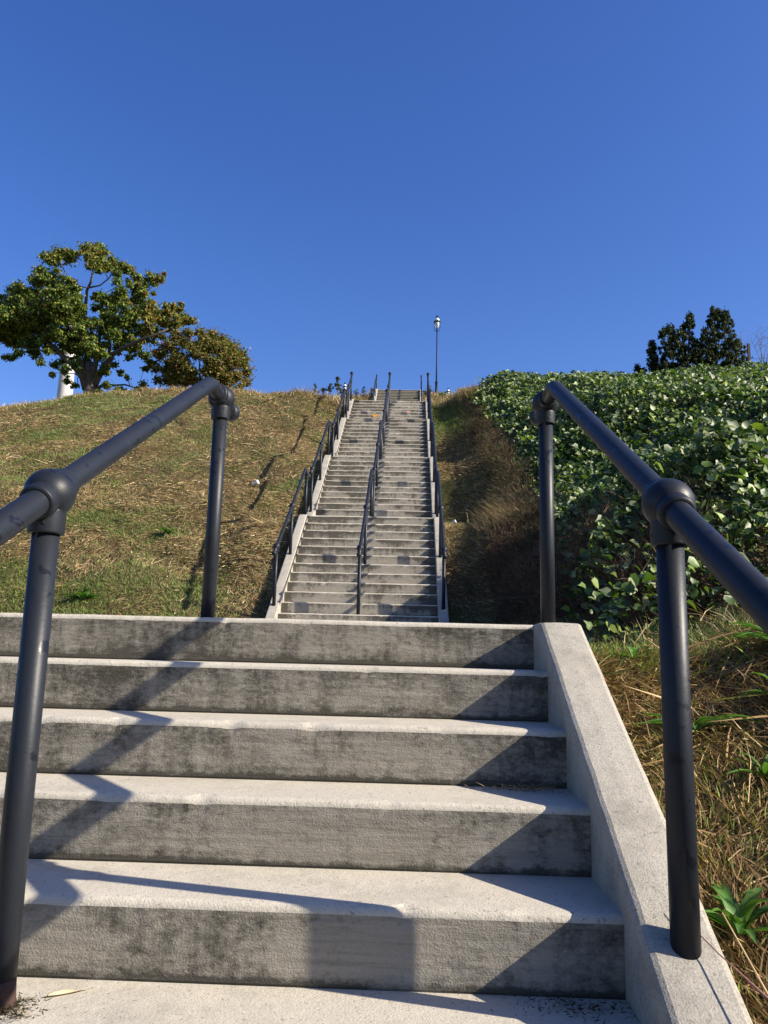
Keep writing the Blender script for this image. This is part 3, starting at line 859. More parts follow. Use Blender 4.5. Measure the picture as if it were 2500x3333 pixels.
# ------------------------------------------------------------------ broad leaf rosettes in the thatch (dock / plantain)
def rosette(x, y, n, L, label, lift=0.0, grp='green rosettes growing in the thatch', hw=0.15):
    z = float(hill(np.array([x]), np.array([y]))[0]) + 0.035 + lift
    r = empty('broadleaf_weed', (x, y, z), label, 'plant', grp)
    V = []; F = []; C = []
    nb = 0
    for i in range(n):
        a = i * 2.4 + random.uniform(-.3, .3); el = random.uniform(0.5, 1.25); l = L * random.uniform(0.65, 1.1)
        d = np.array([math.cos(a) * math.cos(el), math.sin(a) * math.cos(el), math.sin(el)]); s = np.array([-math.sin(a), math.cos(a), 0])
        cgr = np.array([0.085, 0.18, 0.03]) * random.uniform(0.6, 1.3) if random.random() < .7 else np.array([0.06, 0.14, 0.03])
        K = 7
        for k in range(K):
            t = k / (K - 1)
            w = l * hw * math.sin(math.pi * min(1, 0.12 + 0.88 * t)) ** 0.8 * (1 + 0.12 * (-1) ** k) * 0.5 + 0.002
            c = np.array([x, y, z]) + d * l * t + np.array([d[0], d[1], 0]) * l * 0.5 * t * t - np.array([0, 0, 1]) * l * 0.42 * t ** 2.3
            V += [c - s * w + np.array([0, 0, w * .5]), c, c + s * w + np.array([0, 0, w * .5])]; C += [cgr, cgr * 1.35, cgr]
            if k:
                b = nb + k * 3
                F += [(b - 3, b - 2, b + 1, b), (b - 2, b - 1, b + 2, b + 1)]
        nb += K * 3
    mesh_np('leaf_blades', np.array(V), [np.array(F)], M_LEAF, r, cols=np.array(C), smooth=True)
rosette(1.565, -1.12, 16, 0.19, 'large green rosette of strap leaves right beside the near post foot')
rosette(1.72, -0.42, 15, 0.18, 'green rosette of lobed leaves beside the middle of the sloping wall')
rosette(2.16, -0.12, 15, 0.21, 'green rosette of long leaves high on the bank right of the near post')
rosette(2.05, -0.36, 11, 0.18, 'drooping green leaf clump just right of the near post halfway down')
rosette(1.86, -0.62, 10, 0.13, 'small dark green leaf clump in shade behind the near post')
rosette(1.66, 0.02, 8, 0.10, 'tiny pale green sprig near the top of the sloping wall')
rosette(2.62, -0.75, 8, 0.11, 'small green blade clump at the right edge of the thatch')
rosette(-4.55, 9.9, 14, 0.34, 'bright green leafy weed at the foot of the left slope behind the left rail', grp='weeds on the left slope', hw=0.3)
rosette(-4.05, 12.6, 16, 0.26, 'bright green leafy weed in the middle of the left slope', grp='weeds on the left slope', hw=0.3)

# stems and fallen stalks on the near bank: each long one is its own thing
def stalk(P, r0, col_m, label, name='dry_stalk'):
    o = empty(name, P[0], label, 'stalk', 'loose dry stalks on the near bank')
    mb = Mb(); mb.tube(P, [r0 * (1 - 0.6 * i / (len(P) - 1)) for i in range(len(P))], 7)
    mb.build('stem', col_m, o)
M_STALK = simple('dry_stalk_skin', (0.50, 0.38, 0.20), 0.7, var=0.2, scale=30)
M_STALKP = simple('reddish_stalk_skin', (0.33, 0.15, 0.12), 0.6, var=0.2, scale=30)
def gh(x, y, u=0.0): return (x, y, float(hill(np.array([x]), np.array([y]))[0]) + u)
stalk([gh(1.62, -0.12, .03), gh(1.68, -0.2, .03), gh(1.74, -0.28, .06), gh(1.80, -0.42, .03)], 0.0055, M_STALK, 'straight pale stalk lying high on the near bank')
stalk([gh(2.42, -0.92, .05), gh(2.2, -0.88, .09), gh(2.0, -0.85, .08), gh(1.86, -0.84, .04)], 0.006, M_STALK, 'long bent pale stalk right of the near post')
stalk([gh(1.98, -1.42, .01), gh(2.02, -1.30, .16), gh(2.0, -1.22, .30), gh(2.06, -1.16, .42)], 0.0045, M_STALKP, 'upright reddish stem at the right picture edge')
stalk([gh(2.08, -1.30, .01), gh(2.12, -1.20, .12), gh(2.15, -1.12, .24)], 0.0045, M_STALKP, 'short reddish stem beside the upright one')
stalk([gh(1.58, -1.52, .02), gh(1.56, -1.45, .07), gh(1.53, -1.35, .12), gh(1.49, -1.22, .17)], 0.0035, M_STALK, 'thin straw leaning against the wall edge below the post')
stalk([gh(1.49, -1.62, .02), (1.45, -1.56, -0.73), (1.40, -1.44, -0.69), (1.35, -1.33, -0.64)], 0.0022, M_STALKP, 'long thin stem lying across the wall top by the post')
for xa, ya, hx, hy, hz, lab in ((1.47, -0.72, -0.02, 0.01, 0.12, 'short upright straw at the middle of the wall edge'),
                                (1.46, -0.66, -0.05, -0.02, 0.09, 'bent sprig tip beside the upright straw on the wall edge'),
                                (1.45, -1.18, -0.04, -0.05, 0.16, 'thin stem rising at the wall edge just above the post foot'),
                                (1.46, -1.55, -0.05, 0.03, 0.10, 'curled straw over the wall edge below the post foot'),
                                (1.45, -1.62, -0.03, -0.06, 0.13, 'lowest straw leaning over the wall edge')):
    p0 = gh(xa, ya, 0.0)
    stalk([p0, (xa + hx * .3, ya + hy * .3, p0[2] + hz * .55), (xa + hx, ya + hy, p0[2] + hz * .9), (xa + hx * 1.8, ya + hy * 1.5, p0[2] + hz)], 0.0022, M_STALK, lab)
stalk([gh(2.55, -0.35, .03), gh(2.35, -0.40, .06), gh(2.2, -0.50, .05)], 0.0055, M_STALK, 'short pale stalk lying right of the drooping leaves')
stalk([gh(2.3, 0.25, .05), gh(2.7, 0.15, .08), gh(3.1, 0.1, .06)], 0.005, M_STALKP, 'dark red twig lying along the top of the bank')

# litter and fallen leaf
def litter(x, y, label, s=1.0):
    z = float(hill(np.array([x]), np.array([y]))[0]) + 0.07
    o = empty('paper_cup', (x, y, z), label, 'litter')
    mb = Mb(); mb.lathe((x, y, z), [(0.001, 0), (0.03 * s, 0.0), (0.042 * s, 0.13 * s), (0.046 * s, 0.135 * s), (0.040 * s, 0.136 * s), (0.028 * s, 0.01)], 18, axis=(0.8, -0.3, 0.35))
    mb.build('cup_wall', M_WHITE, o)
    mb = Mb(); mb.lathe(tuple(np.array([x, y, z]) + np.array([0.8, -0.3, 0.35]) / 0.923 * 0.137 * s), [(0.047 * s, 0), (0.048 * s, 0.008), (0.03 * s, 0.012)], 18, axis=(0.8, -0.3, 0.35))
    mb.build('cup_lid', M_WHITE, o)
pc = (-2.95, 15.3)
litter(pc[0], pc[1], 'white crumpled paper cup lying on the left slope', 1.1)
litter(1.62, 13.0, 'pale scrap of litter just outside the right wall of the hillside flight', 0.9)
o = empty('fallen_leaf', (0.05, -1.285, -0.855), 'long pale yellow leaf flat on the bottom step by the left post', 'leaf')
mb = Mb(); K = 10; pts = []
for i in range(K + 1):
    t = i / K; w = 0.009 * math.sin(math.pi * t) ** 0.7
    pts.append((0.035 + 0.085 * t, -1.335 + 0.055 * t + w, -0.852 + 0.003 * math.sin(t * 6)))
for i in range(K + 1):
    t = 1 - i / K; w = 0.009 * math.sin(math.pi * t) ** 0.7
    pts.append((0.035 + 0.085 * t, -1.335 + 0.055 * t - w, -0.8515))
mb.add(pts, [(i, 2 * K + 1 - i, 2 * K - i, i + 1) for i in range(K)], 0, True)
mb.build('leaf_blade', M_DRYLEAF, o)
# small debris heaps: clippings at the shaded wall corner and moss at the rusty post
def clippings(x0, y0, z0, rx, ry, n, label, cols, L=(0.02, 0.07)):
    o = empty('clippings', (x0, y0, z0), label, 'debris')
    x = x0 + rng.normal(0, rx, n); y = y0 + rng.normal(0, ry, n) ; x = np.minimum(x, W - 0.004) if x0 > 0.5 else x
    a = rng.uniform(0, 6.3, n); ti = np.abs(rng.normal(0, 0.25, n))
    D = np.stack([np.cos(a) * np.cos(ti), np.sin(a) * np.cos(ti) * 0.5, np.sin(ti)], 1)
    v, q, t, c = strands(np.stack([x, np.minimum(y, y0 + ry * 1.6), np.full(n, z0) + rng.uniform(0.002, 0.012, n)], 1), D, rng.uniform(L[0], L[1], n), 0.0022 * rng.uniform(.6, 1.5, n), rng.normal(0, 0.006, (n, 3)), colmix(n, cols, [1] * len(cols)))
    mesh_np('litter_bits', v, [q, t], M_STRAW, o, cols=c)
clippings(1.13, -0.68, -3 * R1, 0.06, 0.02, 120, 'small pile of brown clippings in the shaded corner of the third step', [tuple(BROWN), tuple(STRAW)], (0.015, 0.05))
clippings(1.15, -1.29, -5 * R1, 0.06, 0.025, 260, 'dark leaf litter in the shaded corner of the bottom step', [(0.03, 0.025, 0.02), (0.07, 0.05, 0.03)], (0.004, 0.013))
clippings(-0.02, -1.40, -5 * R1, 0.035, 0.035, 420, 'dark mossy crumbs round the rusty post foot', [(0.05, 0.04, 0.02), (0.03, 0.03, 0.015), (0.12, 0.08, 0.04)], (0.006, 0.02))

# ------------------------------------------------------------------ lamp posts
def lamppost(x, y, ztop, label, base_z=None):
    zb = float(hill(np.array([x]), np.array([y]))[0]) - 0.05 if base_z is None else base_z
    H = ztop - zb
    o = empty('lamp_post', (x, y, zb), label, 'lamp post', 'lamp posts on the hilltop')
    lt = ztop - 1.10                       # lantern bottom
    mb = Mb()
    mb.lathe((x, y, zb), [(0.15, 0), (0.15, 0.12), (0.13, 0.16), (0.12, 0.34), (0.085, 0.44), (0.075, 0.5), (0.072, 0.98), (0.095, 1.0), (0.095, 1.03), (0.055, 1.06), (0.045, 1.12)], 16)
    mb.build('base', M_LAMP, o)
    mb = Mb(); mb.tube([(x, y, zb + 1.08), (x, y, (zb + lt) / 2), (x, y, lt)], [0.044, 0.038, 0.033], 12)
    mb.lathe((x, y, lt - 0.05), [(0.034, 0), (0.05, 0.03), (0.05, 0.24), (0.035, 0.27)], 12)
    mb.build('column', M_LAMP, o)
    mb = Mb()
    for s in (-1, 1):
        mb.tube(smooth_path([(x + s * 0.03, y, lt - 0.02), (x + s * 0.17, y, lt + 0.08), (x + s * 0.185, y, lt + 0.30), (x + s * 0.185, y, lt + 0.62)], 0.1, 4), 0.014, 8)
        mb.tube(smooth_path([(x, y + s * 0.03, lt - 0.02), (x, y + s * 0.17, lt + 0.08), (x, y + s * 0.185, lt + 0.30), (x, y + s * 0.185, lt + 0.62)], 0.1, 4), 0.014, 8)
    mb.build('yoke', M_LAMP, o)
    mb = Mb(); mb.lathe((x, y, lt + 0.2), [(0.055, 0), (0.09, 0.05), (0.135, 0.20), (0.145, 0.40)], 20)
    mb.build('glass_globe', M_GLASS, o)
    mb = Mb(); mb.lathe((x, y, lt + 0.60), [(0.14, 0), (0.215, 0.01), (0.215, 0.035), (0.16, 0.06)], 24)
    mb.build('rim', M_LAMP, o)
    mb = Mb(); mb.lathe((x, y, lt + 0.655), [(0.165, 0), (0.15, 0.09), (0.115, 0.17), (0.06, 0.22)], 24)
    mb.build('reflector_cap', M_CAP, o)
    mb = Mb(); mb.lathe((x, y, lt + 0.86), [(0.055, 0), (0.05, 0.03), (0.09, 0.07), (0.095, 0.10), (0.05, 0.14), (0.025, 0.16), (0.02, 0.2), (0.004, 0.24)], 16)
    mb.build('finial', M_LAMP, o)
lamppost(2.30, 44.0, 21.05, 'tall black lamp post standing against the sky right of the topmost steps')
lamppost(-5.28, 66.0, 24.34, 'farther lamp post on the left whose lantern peeks over the crest behind the handrail')
lamppost(4.56, 76.0, 27.45, 'distant lamp post with only its white cap above the crest beside the tall lamp')

# ------------------------------------------------------------------ trees
def at(u, v, Y):
    """a point of the plane y = Y given in photo pixels (used to read sizes off the photograph)"""
    d = AX.T @ np.array([(u - 1250) / 2598.9, 1.0, (1666.5 - v) / 2598.9])
    t = (Y - CAM['y']) / d[1]
    return np.array([CAM['x'], CAM['y'], CAM['z']]) + d * t
def crown_leaves(cl, per, size, cols, wts, shape='quad', flat=0.75):
    P = []; Nn = []; S = []
    for (c, r) in cl:
        n = max(8, int(per * r * r))
        d = rng.normal(size=(n, 3)); d /= np.linalg.norm(d, axis=1, keepdims=True)
        rad = r * np.minimum(np.abs(rng.normal(0, 0.42, n)) + 0.35 * rng.random(n) + 0.15, 1.75)
        wob = 1 + 0.35 * (vnoise(d[:, 0] * 3 + c[0], d[:, 2] * 3 + c[2], 3) - 0.5) * 2
        p = c + d * (rad * wob)[:, None] * np.array([1, 1, flat])
        P.append(p); Nn.append(d * 0.6 + rng.normal(0, 0.6, (n, 3)) + np.array([0, 0, 0.35])); S.append(np.full(n, size))
    P = np.concatenate(P); Nn = np.concatenate(Nn); S = np.concatenate(S) * rng.uniform(0.6, 1.3, len(P))
    return P, Nn, S
def branch_mesh(limbs, targets, root, r0, name='trunk', mat=None, rmin=0.012, wig=0.10):
    """limbs: list of (polyline, radii); twigs grow from the nearest limb node to each target"""
    mb = Mb(); nodes_ = []
    for P, R in limbs:
        mb.tube(smooth_path(P, 0.3, 3) if len(P) < 3 else P, R if len(P) >= 3 else [R[0]] * 99, 9)
        for i in range(len(P) - 1):
            for t in (0.0, 0.5):
                nodes_.append((np.array(P[i]) * (1 - t) + np.array(P[i + 1]) * t, R[i] * (1 - t) + R[i + 1] * t, 0.0))
        nodes_.append((np.array(P[-1]), R[-1], 0.0))
    rt = np.array(root)
    for c in sorted(targets, key=lambda c: np.linalg.norm(np.array(c) - rt)):
        c = np.array(c)
        best = min(nodes_, key=lambda n: np.linalg.norm(n[0] - c) + 0.35 * n[2] + (0.6 if n[0][2] > c[2] + 0.3 else 0))
        L = np.linalg.norm(best[0] - c)
        if L < 0.05: continue
        ra = min(best[1] * 0.7, 0.016 + 0.022 * L); rb = rmin
        P = [best[0]]
        K = 4
        for k in range(1, K + 1):
            t = k / K
            q = best[0] * (1 - t) + c * t + np.array([0, 0, 0.12 * L * math.sin(math.pi * t)]) + (rng.normal(0, wig * L * 0.35, 3) if k < K else 0)
            P.append(q)
        R = [ra * (1 - k / K) + rb * k / K for k in range(K + 1)]
        mb.tube(P, R, 6)
        for k in range(1, K + 1): nodes_.append((P[k], R[k], best[2] + L * k / K))
    return mb

# big oak on the left crest
OY = 41.0
oz = lambda: 0
clp = """360 140 55;300 170 50;430 165 48;520 110 48;590 140 52;560 190 50;620 200 45;700 210 45;760 230 38;250 240 42;240 300 52;310 280 50;350 330 50;420 345 38;700 260 30;
80 360 45;130 390 55;60 420 45;200 380 55;190 450 68;90 480 68;20 520 55;-30 560 75;60 580 68;150 560 70;250 520 70;320 440 68;330 380 52;400 450 60;440 430 45;450 520 55;380 540 58;280 600 58;180 650 55;100 680 50;30 640 55;60 765 30;110 740 30;240 790 25;215 730 40;280 700 42;350 640 52;430 620 50;480 600 38;330 800 26;310 860 18;400 780 34;385 840 28;400 900 24;
600 410 42;650 440 50;700 390 42;740 430 45;680 480 42;590 460 32;560 560 40;560 640 34;620 690 34;540 700 42;480 730 42;460 800 34;520 780 34;640 800 40;630 850 34;600 760 30;
830 300 42;870 330 34;910 285 40;960 290 34;865 365 30;840 430 42;880 480 52;820 510 50;900 540 52;960 500 48;1030 480 42;1080 470 30;1100 525 42;1150 540 34;1060 560 42;1000 560 42;930 600 40;850 600 48;780 580 42;430 335 36;445 375 40;455 425 40;412 300 32;480 560 55;500 640 46;640 580 52;700 560 50;760 500 45;650 520 45;690 620 45;600 730 45;420 690 50;500 700 45;300 620 50;200 560 60;130 480 60;350 500 60;820 380 34;980 550 40;750 640 34;800 680 42;870 660 36;700 700 32;960 630 24;720 570 34;
780 760 28;840 740 24;720 850 22;760 880 20;900 790 32;870 830 24;700 960 20;740 965 18;640 935 22;860 930 24;820 960 20;450 930 24;590 970 18;900 965 22"""
cl = []
for t in clp.replace('\n', '').split(';'):
    a, b, r = map(float, t.split())
    dy = rng.normal(0, 1.7) * max(0.25, 1 - abs(a - 560) / 900)
    p = at(a / 1.843, 750 + b / 1.843, OY + dy)
    rr0 = r / 1.843 / 2598.9 * (OY + 3.1)
    cl.append((p, rr0 * 1.1))
    for _ in range(3):
        d3 = rng.normal(size=3); d3 /= np.linalg.norm(d3)
        cl.append((p + d3 * rr0 * rng.uniform(0.8, 1.25), rr0 * rng.uniform(0.5, 0.8)))
base_px = [tuple(map(float, t.split())) for t in clp.replace('\n', '').split(';')]
k_add = 0
while k_add < 120:
    a = rng.uniform(-20, 1130); b = rng.uniform(230, 760)
    if 425 < a < 570 and 240 < b < 430: continue
    dm = min(math.hypot(a - c_[0], b - c_[1]) for c_ in base_px)
    if not 14 < dm < 62: continue
    k_add += 1
    dy = rng.normal(0, 1.9) * max(0.25, 1 - abs(a - 560) / 900)
    cl.append((at(a / 1.843, 750 + b / 1.843, OY + dy), rng.uniform(20, 36) / 1.843 / 2598.9 * (OY + 3.1)))
q = lambda a, b, dy=0.0: tuple(at(a / 1.843, 750 + b / 1.843, OY + dy))
tb = q(540, 1010); tb = (tb[0], tb[1], tb[2] - 0.3)
oak = empty('oak_tree', tb, 'spreading oak on the left crest with green and rusty leaves and a forked trunk', 'tree')
limbs = [([tb, q(538, 985), q(545, 930), q(548, 890)], [0.52, 0.40, 0.33, 0.30]),
         ([q(520, 950), q(495, 880), q(440, 810), q(370, 750), q(330, 700), q(265, 655), q(200, 600)], [0.26, 0.20, 0.17, 0.14, 0.11, 0.08, 0.05]),
         ([q(540, 910), q(530, 820), q(522, 740, .6), q(508, 600, .8), q(515, 450, .8), q(522, 360, .5), q(545, 310), q(560, 230), q(560, 150)], [0.24, 0.18, 0.15, 0.12, 0.10, 0.08, 0.07, 0.05, 0.03]),
         ([q(560, 930), q(600, 860), q(630, 810), q(680, 740, -1), q(760, 695, -1.5), q(870, 645, -2), q(950, 620, -2), q(1010, 590, -2)], [0.26, 0.20, 0.17, 0.14, 0.12, 0.09, 0.06, 0.04]),
         ([q(555, 890), q(575, 800), q(592, 690, 1), q(602, 570, 1), q(625, 490, 1.4)], [0.2, 0.15, 0.12, 0.09, 0.05]),
         ([q(530, 890), q(480, 790), q(450, 680, 1.2), q(400, 560, 1.5), q(330, 420, 1), q(390, 250)], [0.2, 0.15, 0.12, 0.1, 0.06, 0.04]),
         ([q(570, 960), q(620, 925), q(690, 930), q(750, 925), q(810, 945)], [0.13, 0.09, 0.07, 0.05, 0.03]),
         ([q(660, 770), q(655, 660, .5), q(690, 540), q(740, 470)], [0.12, 0.09, 0.07, 0.04]),
         ([q(525, 345), q(600, 330), q(650, 290), q(700, 230)], [0.06, 0.045, 0.035, 0.02])]
mb = branch_mesh(limbs, [c for c, r in cl], tb, 0.4)
mb.build('trunk', M_BARK, oak)
P, Nn, S = crown_leaves(cl, 2100, 0.135, None, None)
n = len(P)
tz_ = vnoise(P[:, 0] * 0.7, P[:, 2] * 0.7, 60)
c = colmix(n, [(0.075, 0.13, 0.026), (0.13, 0.18, 0.03), (0.04, 0.07, 0.02), (0.20, 0.215, 0.04)], [4, 4, 2.6, 2.5], 0.3)
sz = (P[:, 2] - tb[2]) / 9.5
cr = P[:, 0] - at(1130 / 1.843, 1000, OY)[0]
red = (rng.random(n) < 0.07 + 0.28 * sstep(0.6, 1.0, sz) * (tz_ > 0.45)) | ((cr > -2.2) & (rng.random(n) < 0.35) & (sz > .3))
c[red] = colmix(int(red.sum()), [(0.20, 0.10, 0.03), (0.24, 0.17, 0.035), (0.15, 0.06, 0.028)], [3, 4, 1.3])
v, f, cc = leaves(P, Nn, S, c, 'quad', 0.18)
mesh_np('crown', v, f, M_TREELEAF, oak, cols=cc)

# rounded shrub like tree beside it
BY = 39.5
cen = at(1235 / 1.843, 750 + 850 / 1.843, BY)
k_ = (BY + 3.1) / 2598.9 / 1.843
cl2 = []
outline = [(935, 830, 45), (960, 740, 60), (1010, 690, 60), (1060, 640, 60), (1130, 615, 45), (1200, 612, 45), (1270, 625, 50), (1330, 660, 55), (1380, 700, 55), (1430, 745, 50), (1460, 800, 50), (1480, 850, 45), (1475, 910, 45), (1440, 945, 35), (1010, 900, 50), (950, 900, 40), (1050, 950, 30), (1100, 960, 30), (1200, 960, 30), (1300, 960, 30), (1380, 955, 30)]
for a, b, r in outline:
    cl2.append((at(a / 1.843, 750 + b / 1.843, BY + rng.normal(0, 0.6)), r * k_))
for i in range(95):
    a_ = rng.uniform(0, 6.283); rr_ = math.sqrt(rng.random())
    ex = math.cos(a_) * rr_; ez = math.sin(a_) * rr_
    dy = -math.sqrt(max(0, 1 - rr_ * rr_)) * 1.9 if rng.random() < 0.7 else rng.uniform(-1, 1.5)
    p = at((1220 + ex * 235) / 1.843, 750 + (800 - ez * 150) / 1.843, BY + dy)
    cl2.append((p, rng.uniform(30, 52) * k_))
sb = at(1230 / 1.843, 750 + 1000 / 1.843, BY); sb = (sb[0], sb[1], sb[2] - 0.6)
bt = empty('small_round_tree', sb, 'low dome shaped tree with olive and reddish leaves right of the oak', 'tree')
limbs = []
for i in range(6):
    e = at((1230 + (i - 2.5) * 70) / 1.843, 750 + (780 - 20 * (i % 2)) / 1.843, BY + rng.normal(0, 0.6))
    m_ = np.array(sb) * 0.5 + e * 0.5 + np.array([(i - 2.5) * 0.15, 0, 0])
    limbs.append(([tuple(np.array(sb) + np.array([(i - 2.5) * 0.12, 0, 0])), tuple(m_), tuple(e)], [0.10, 0.07, 0.03]))
mb = branch_mesh(limbs, [c for c, r in cl2], sb, 0.2, rmin=0.01)
mb.build('trunk', M_BARK, bt)
P, Nn, S = crown_leaves(cl2, 2700, 0.12, None, None, flat=0.85)
n = len(P)
c = colmix(n, [(0.10, 0.115, 0.025), (0.15, 0.15, 0.03), (0.17, 0.065, 0.03), (0.05, 0.06, 0.02), (0.22, 0.17, 0.035)], [4, 3, 2.6, 2, 1.2], 0.3)
v, f, cc = leaves(P, Nn, S, c, 'quad', 0.18)
mesh_np('crown', v, f, M_TREELEAF, bt, cols=cc)

# dark cedars on the right, beyond the vines
CY = 38.0
def cedar(axis_, tops, label, per=2400, size=0.10):
    """axis_: (u, v_bottom); tops: list of (u, v, halfwidth px) tiers"""
    k = (CY + 3.1) / 2598.9
    b = at(axis_[0], axis_[1], CY); gz = float(hill(np.array([b[0]]), np.array([CY]))[0])
    b[2] = min(b[2], gz + 0.2)
    o = empty('cedar_tree', tuple(b), label, 'tree', 'dark evergreens beyond the vine covered bank')
    cl = []
    for (u, v, w) in tops:
        m = max(1, int(w / 14))
        for i in range(m * 7):
            uu = u + rng.uniform(-w, w) * (1.0 if i % 5 else 1.25); vv = v + rng.normal(0, 7)
            cl.append((at(uu, vv, CY + rng.uniform(-1, 1) * w * k * 0.8), rng.uniform(7, 11.5) * k))
        for s in (-1, 1):
            for e_ in range(2): cl.append((at(u + s * w * rng.uniform(.95, 1.15), v - rng.uniform(2, 9), CY + rng.normal(0, 0.2)), 5 * k))
    tp = at(tops[-1][0], tops[-1][1], CY)
    mid = (b + tp) / 2
    mb = branch_mesh([([tuple(b), tuple(mid), tuple(tp)], [0.14, 0.08, 0.02])], [c for c, r in cl], b, 0.2, rmin=0.008)
    mb.build('trunk', M_BARK, o)
    P, Nn, S = crown_leaves(cl, per, size, None, None, flat=1.2)
    n = len(P)
    c = colmix(n, [(0.020, 0.035, 0.014), (0.030, 0.045, 0.018), (0.060, 0.055, 0.022), (0.014, 0.024, 0.012)], [4, 3, 1.5, 3], 0.3)
    v_, f_, cc = leaves(P, Nn, S, c, 'quad', 0.25)
    mesh_np('crown', v_, f_, M_TREELEAF, o, cols=cc)
cedar((2225, 1210), [(2195, 1205, 60), (2200, 1190, 60), (2212, 1172, 66), (2216, 1155, 64), (2216, 1138, 60), (2216, 1122, 54), (2268, 1110, 14), (2272, 1130, 14), (2275, 1155, 14), (2275, 1180, 14), (2198, 1105, 48), (2190, 1088, 40), (2232, 1090, 22), (2218, 1070, 24), (2172, 1076, 10), (2245, 1062, 14), (2247, 1045, 7), (2246, 1034, 4)], 'broad ragged dark cedar at the left of the evergreen pair')
cedar((2335, 1205), [(2340, 1200, 75), (2350, 1185, 72), (2350, 1168, 68), (2355, 1150, 66), (2350, 1132, 60), (2345, 1115, 56), (2340, 1098, 52), (2335, 1082, 48), (2345, 1066, 38), (2345, 1050, 36), (2340, 1036, 32), (2330, 1022, 14), (2362, 1025, 7), (2325, 1015, 8)], 'taller dense dark cedar at the right of the evergreen pair')
cedar((2128, 1215), [(2130, 1205, 14), (2132, 1195, 12), (2122, 1178, 14), (2125, 1162, 8), (2118, 1150, 12), (2124, 1138, 9), (2122, 1128, 5), (2122, 1121, 3)], 'small thin cedar sapling left of the evergreen pair', per=1500)
cedar((2085, 1216), [(2085, 1213, 16), (2083, 1205, 10)], 'low dark evergreen bush left of the cedar sapling', per=2000)

# old fence post and bare trees at the right edge
pb = at(2440, 1190, 33); gz = float(hill(np.array([pb[0]]), np.array([33.0]))[0])
o = empty('fence_post', (pb[0], 33, gz), 'short dark wooden fence post rising above the vines near the cedars', 'post')
tzp = at(2440, 1119, 33)[2]
mb = Mb()
s_ = 0.055
for (xa, xb, za, zb) in ((-s_, s_, gz - 0.3, tzp),):
    V = [(pb[0] + a * s_, 33 + b * s_, z) for z in (za, zb) for a, b in ((-1, -1), (1, -1), (1, 1), (-1, 1))]
    mb.add(V, [(0, 1, 5, 4), (1, 2, 6, 5), (2, 3, 7, 6), (3, 0, 4, 7), (4, 5, 6, 7), (3, 2, 1, 0)], 0, False)
mb.build('wooden_post', M_WOOD, o)
mb = Mb(); w1 = at(2430, 1167, 32.9); w2 = at(2500, 1165, 32.4)
mb.tube([tuple(w1), tuple((w1 + w2) / 2 - np.array([0, 0, .03])), tuple(w2)], 0.008, 5)
mb.build('fence_wire', M_WOOD, o)
def bare(u, v0, hts, label):
    Y = 48.0
    b = at(u, v0, Y); b[2] -= 0.3
    o = empty('bare_tree', tuple(b), label, 'tree', 'bare saplings at the right edge')
    mb = Mb()
    for du, dv, bd in hts:
        p = [b + np.array([rng.normal(0, .1), 0, 0]), at(u + du * 0.45 + bd, v0 - dv * 0.5, Y), at(u + du, v0 - dv, Y)]
        mb.tube([tuple(x) for x in p], [0.03, 0.018, 0.006], 5)
        for t in np.linspace(0.35, 0.95, 7):
            q0 = p[1] * (1 - (t - .35) / .6) + p[2] * ((t - .35) / .6) if t > .35 else p[1]
            d_ = np.array([rng.normal(0, .35), rng.normal(0, .3), rng.uniform(.25, .6)])
            mb.tube([tuple(q0), tuple(q0 + d_ * .6 + np.array([0, 0, .05])), tuple(q0 + d_)], [0.010, 0.008, 0.004], 4)
    mb.build('branches', M_BARE, o)
bare(2405, 1185, [(-40, 60, 3), (-15, 85, -3), (10, 100, 2), (-60, 40, 0), (28, 70, 4)], 'thin leafless sapling between the cedars and the fence post')
bare(2480, 1180, [(-20, 95, 3), (2, 110, -3), (25, 90, 2), (-35, 70, 0), (40, 80, 4)], 'thin leafless sapling right of the fence post')

# white tapering tower behind the oak
TY = 110.0
t0 = at(205, 1400, TY); tgz = float(hill(np.array([t0[0]]), np.array([TY]))[0])
tw = empty('tower', (-51.1, TY, tgz), 'white tapering tower column rising behind the oak', 'tower')
kx = (TY + 3.1) / 2598.9
zb_ = at(210, 1306, TY)[2]; zt_ = at(236, 938, TY)[2]
rad = lambda z: (26 - 9 * (z - zb_) / (zt_ - zb_)) * kx
mb = Mb()
zs = [tgz - 0.5] + list(np.linspace(tgz + 1, zt_ - 0.6, 14))
pr = []
for z in zs:
    pr += [(rad(z), z - tgz), (rad(z) * 1.0, z - tgz + 0.02)]
mb.lathe((-51.1, TY, tgz), [(rad(z), z - tgz) for z in zs], 40)
mb.build('column', M_TOWER, tw)
mb = Mb()
for z in (zb_ + 0.6, zb_ + 4.4, zb_ + 8.2, zb_ + 12.0):
    mb.lathe((-51.1, TY, z), [(rad(z) + 0.01, 0), (rad(z) + 0.02, 0.01), (rad(z) + 0.02, 0.07), (rad(z) + 0.01, 0.08)], 40)
mb.build('weld_bands', simple('tower_band', (0.5, 0.48, 0.44), 0.7), tw)
mb = Mb(); z = zt_ - 0.6
mb.lathe((-51.1, TY, z), [(rad(z), 0), (rad(z) * 1.12, 0.1), (rad(z) * 1.0, 0.45), (rad(z) * 0.7, 0.8), (rad(z) * 0.3, 1.0), (0.02, 1.06)], 32)
mb.build('dome', M_TOWERTOP, tw)

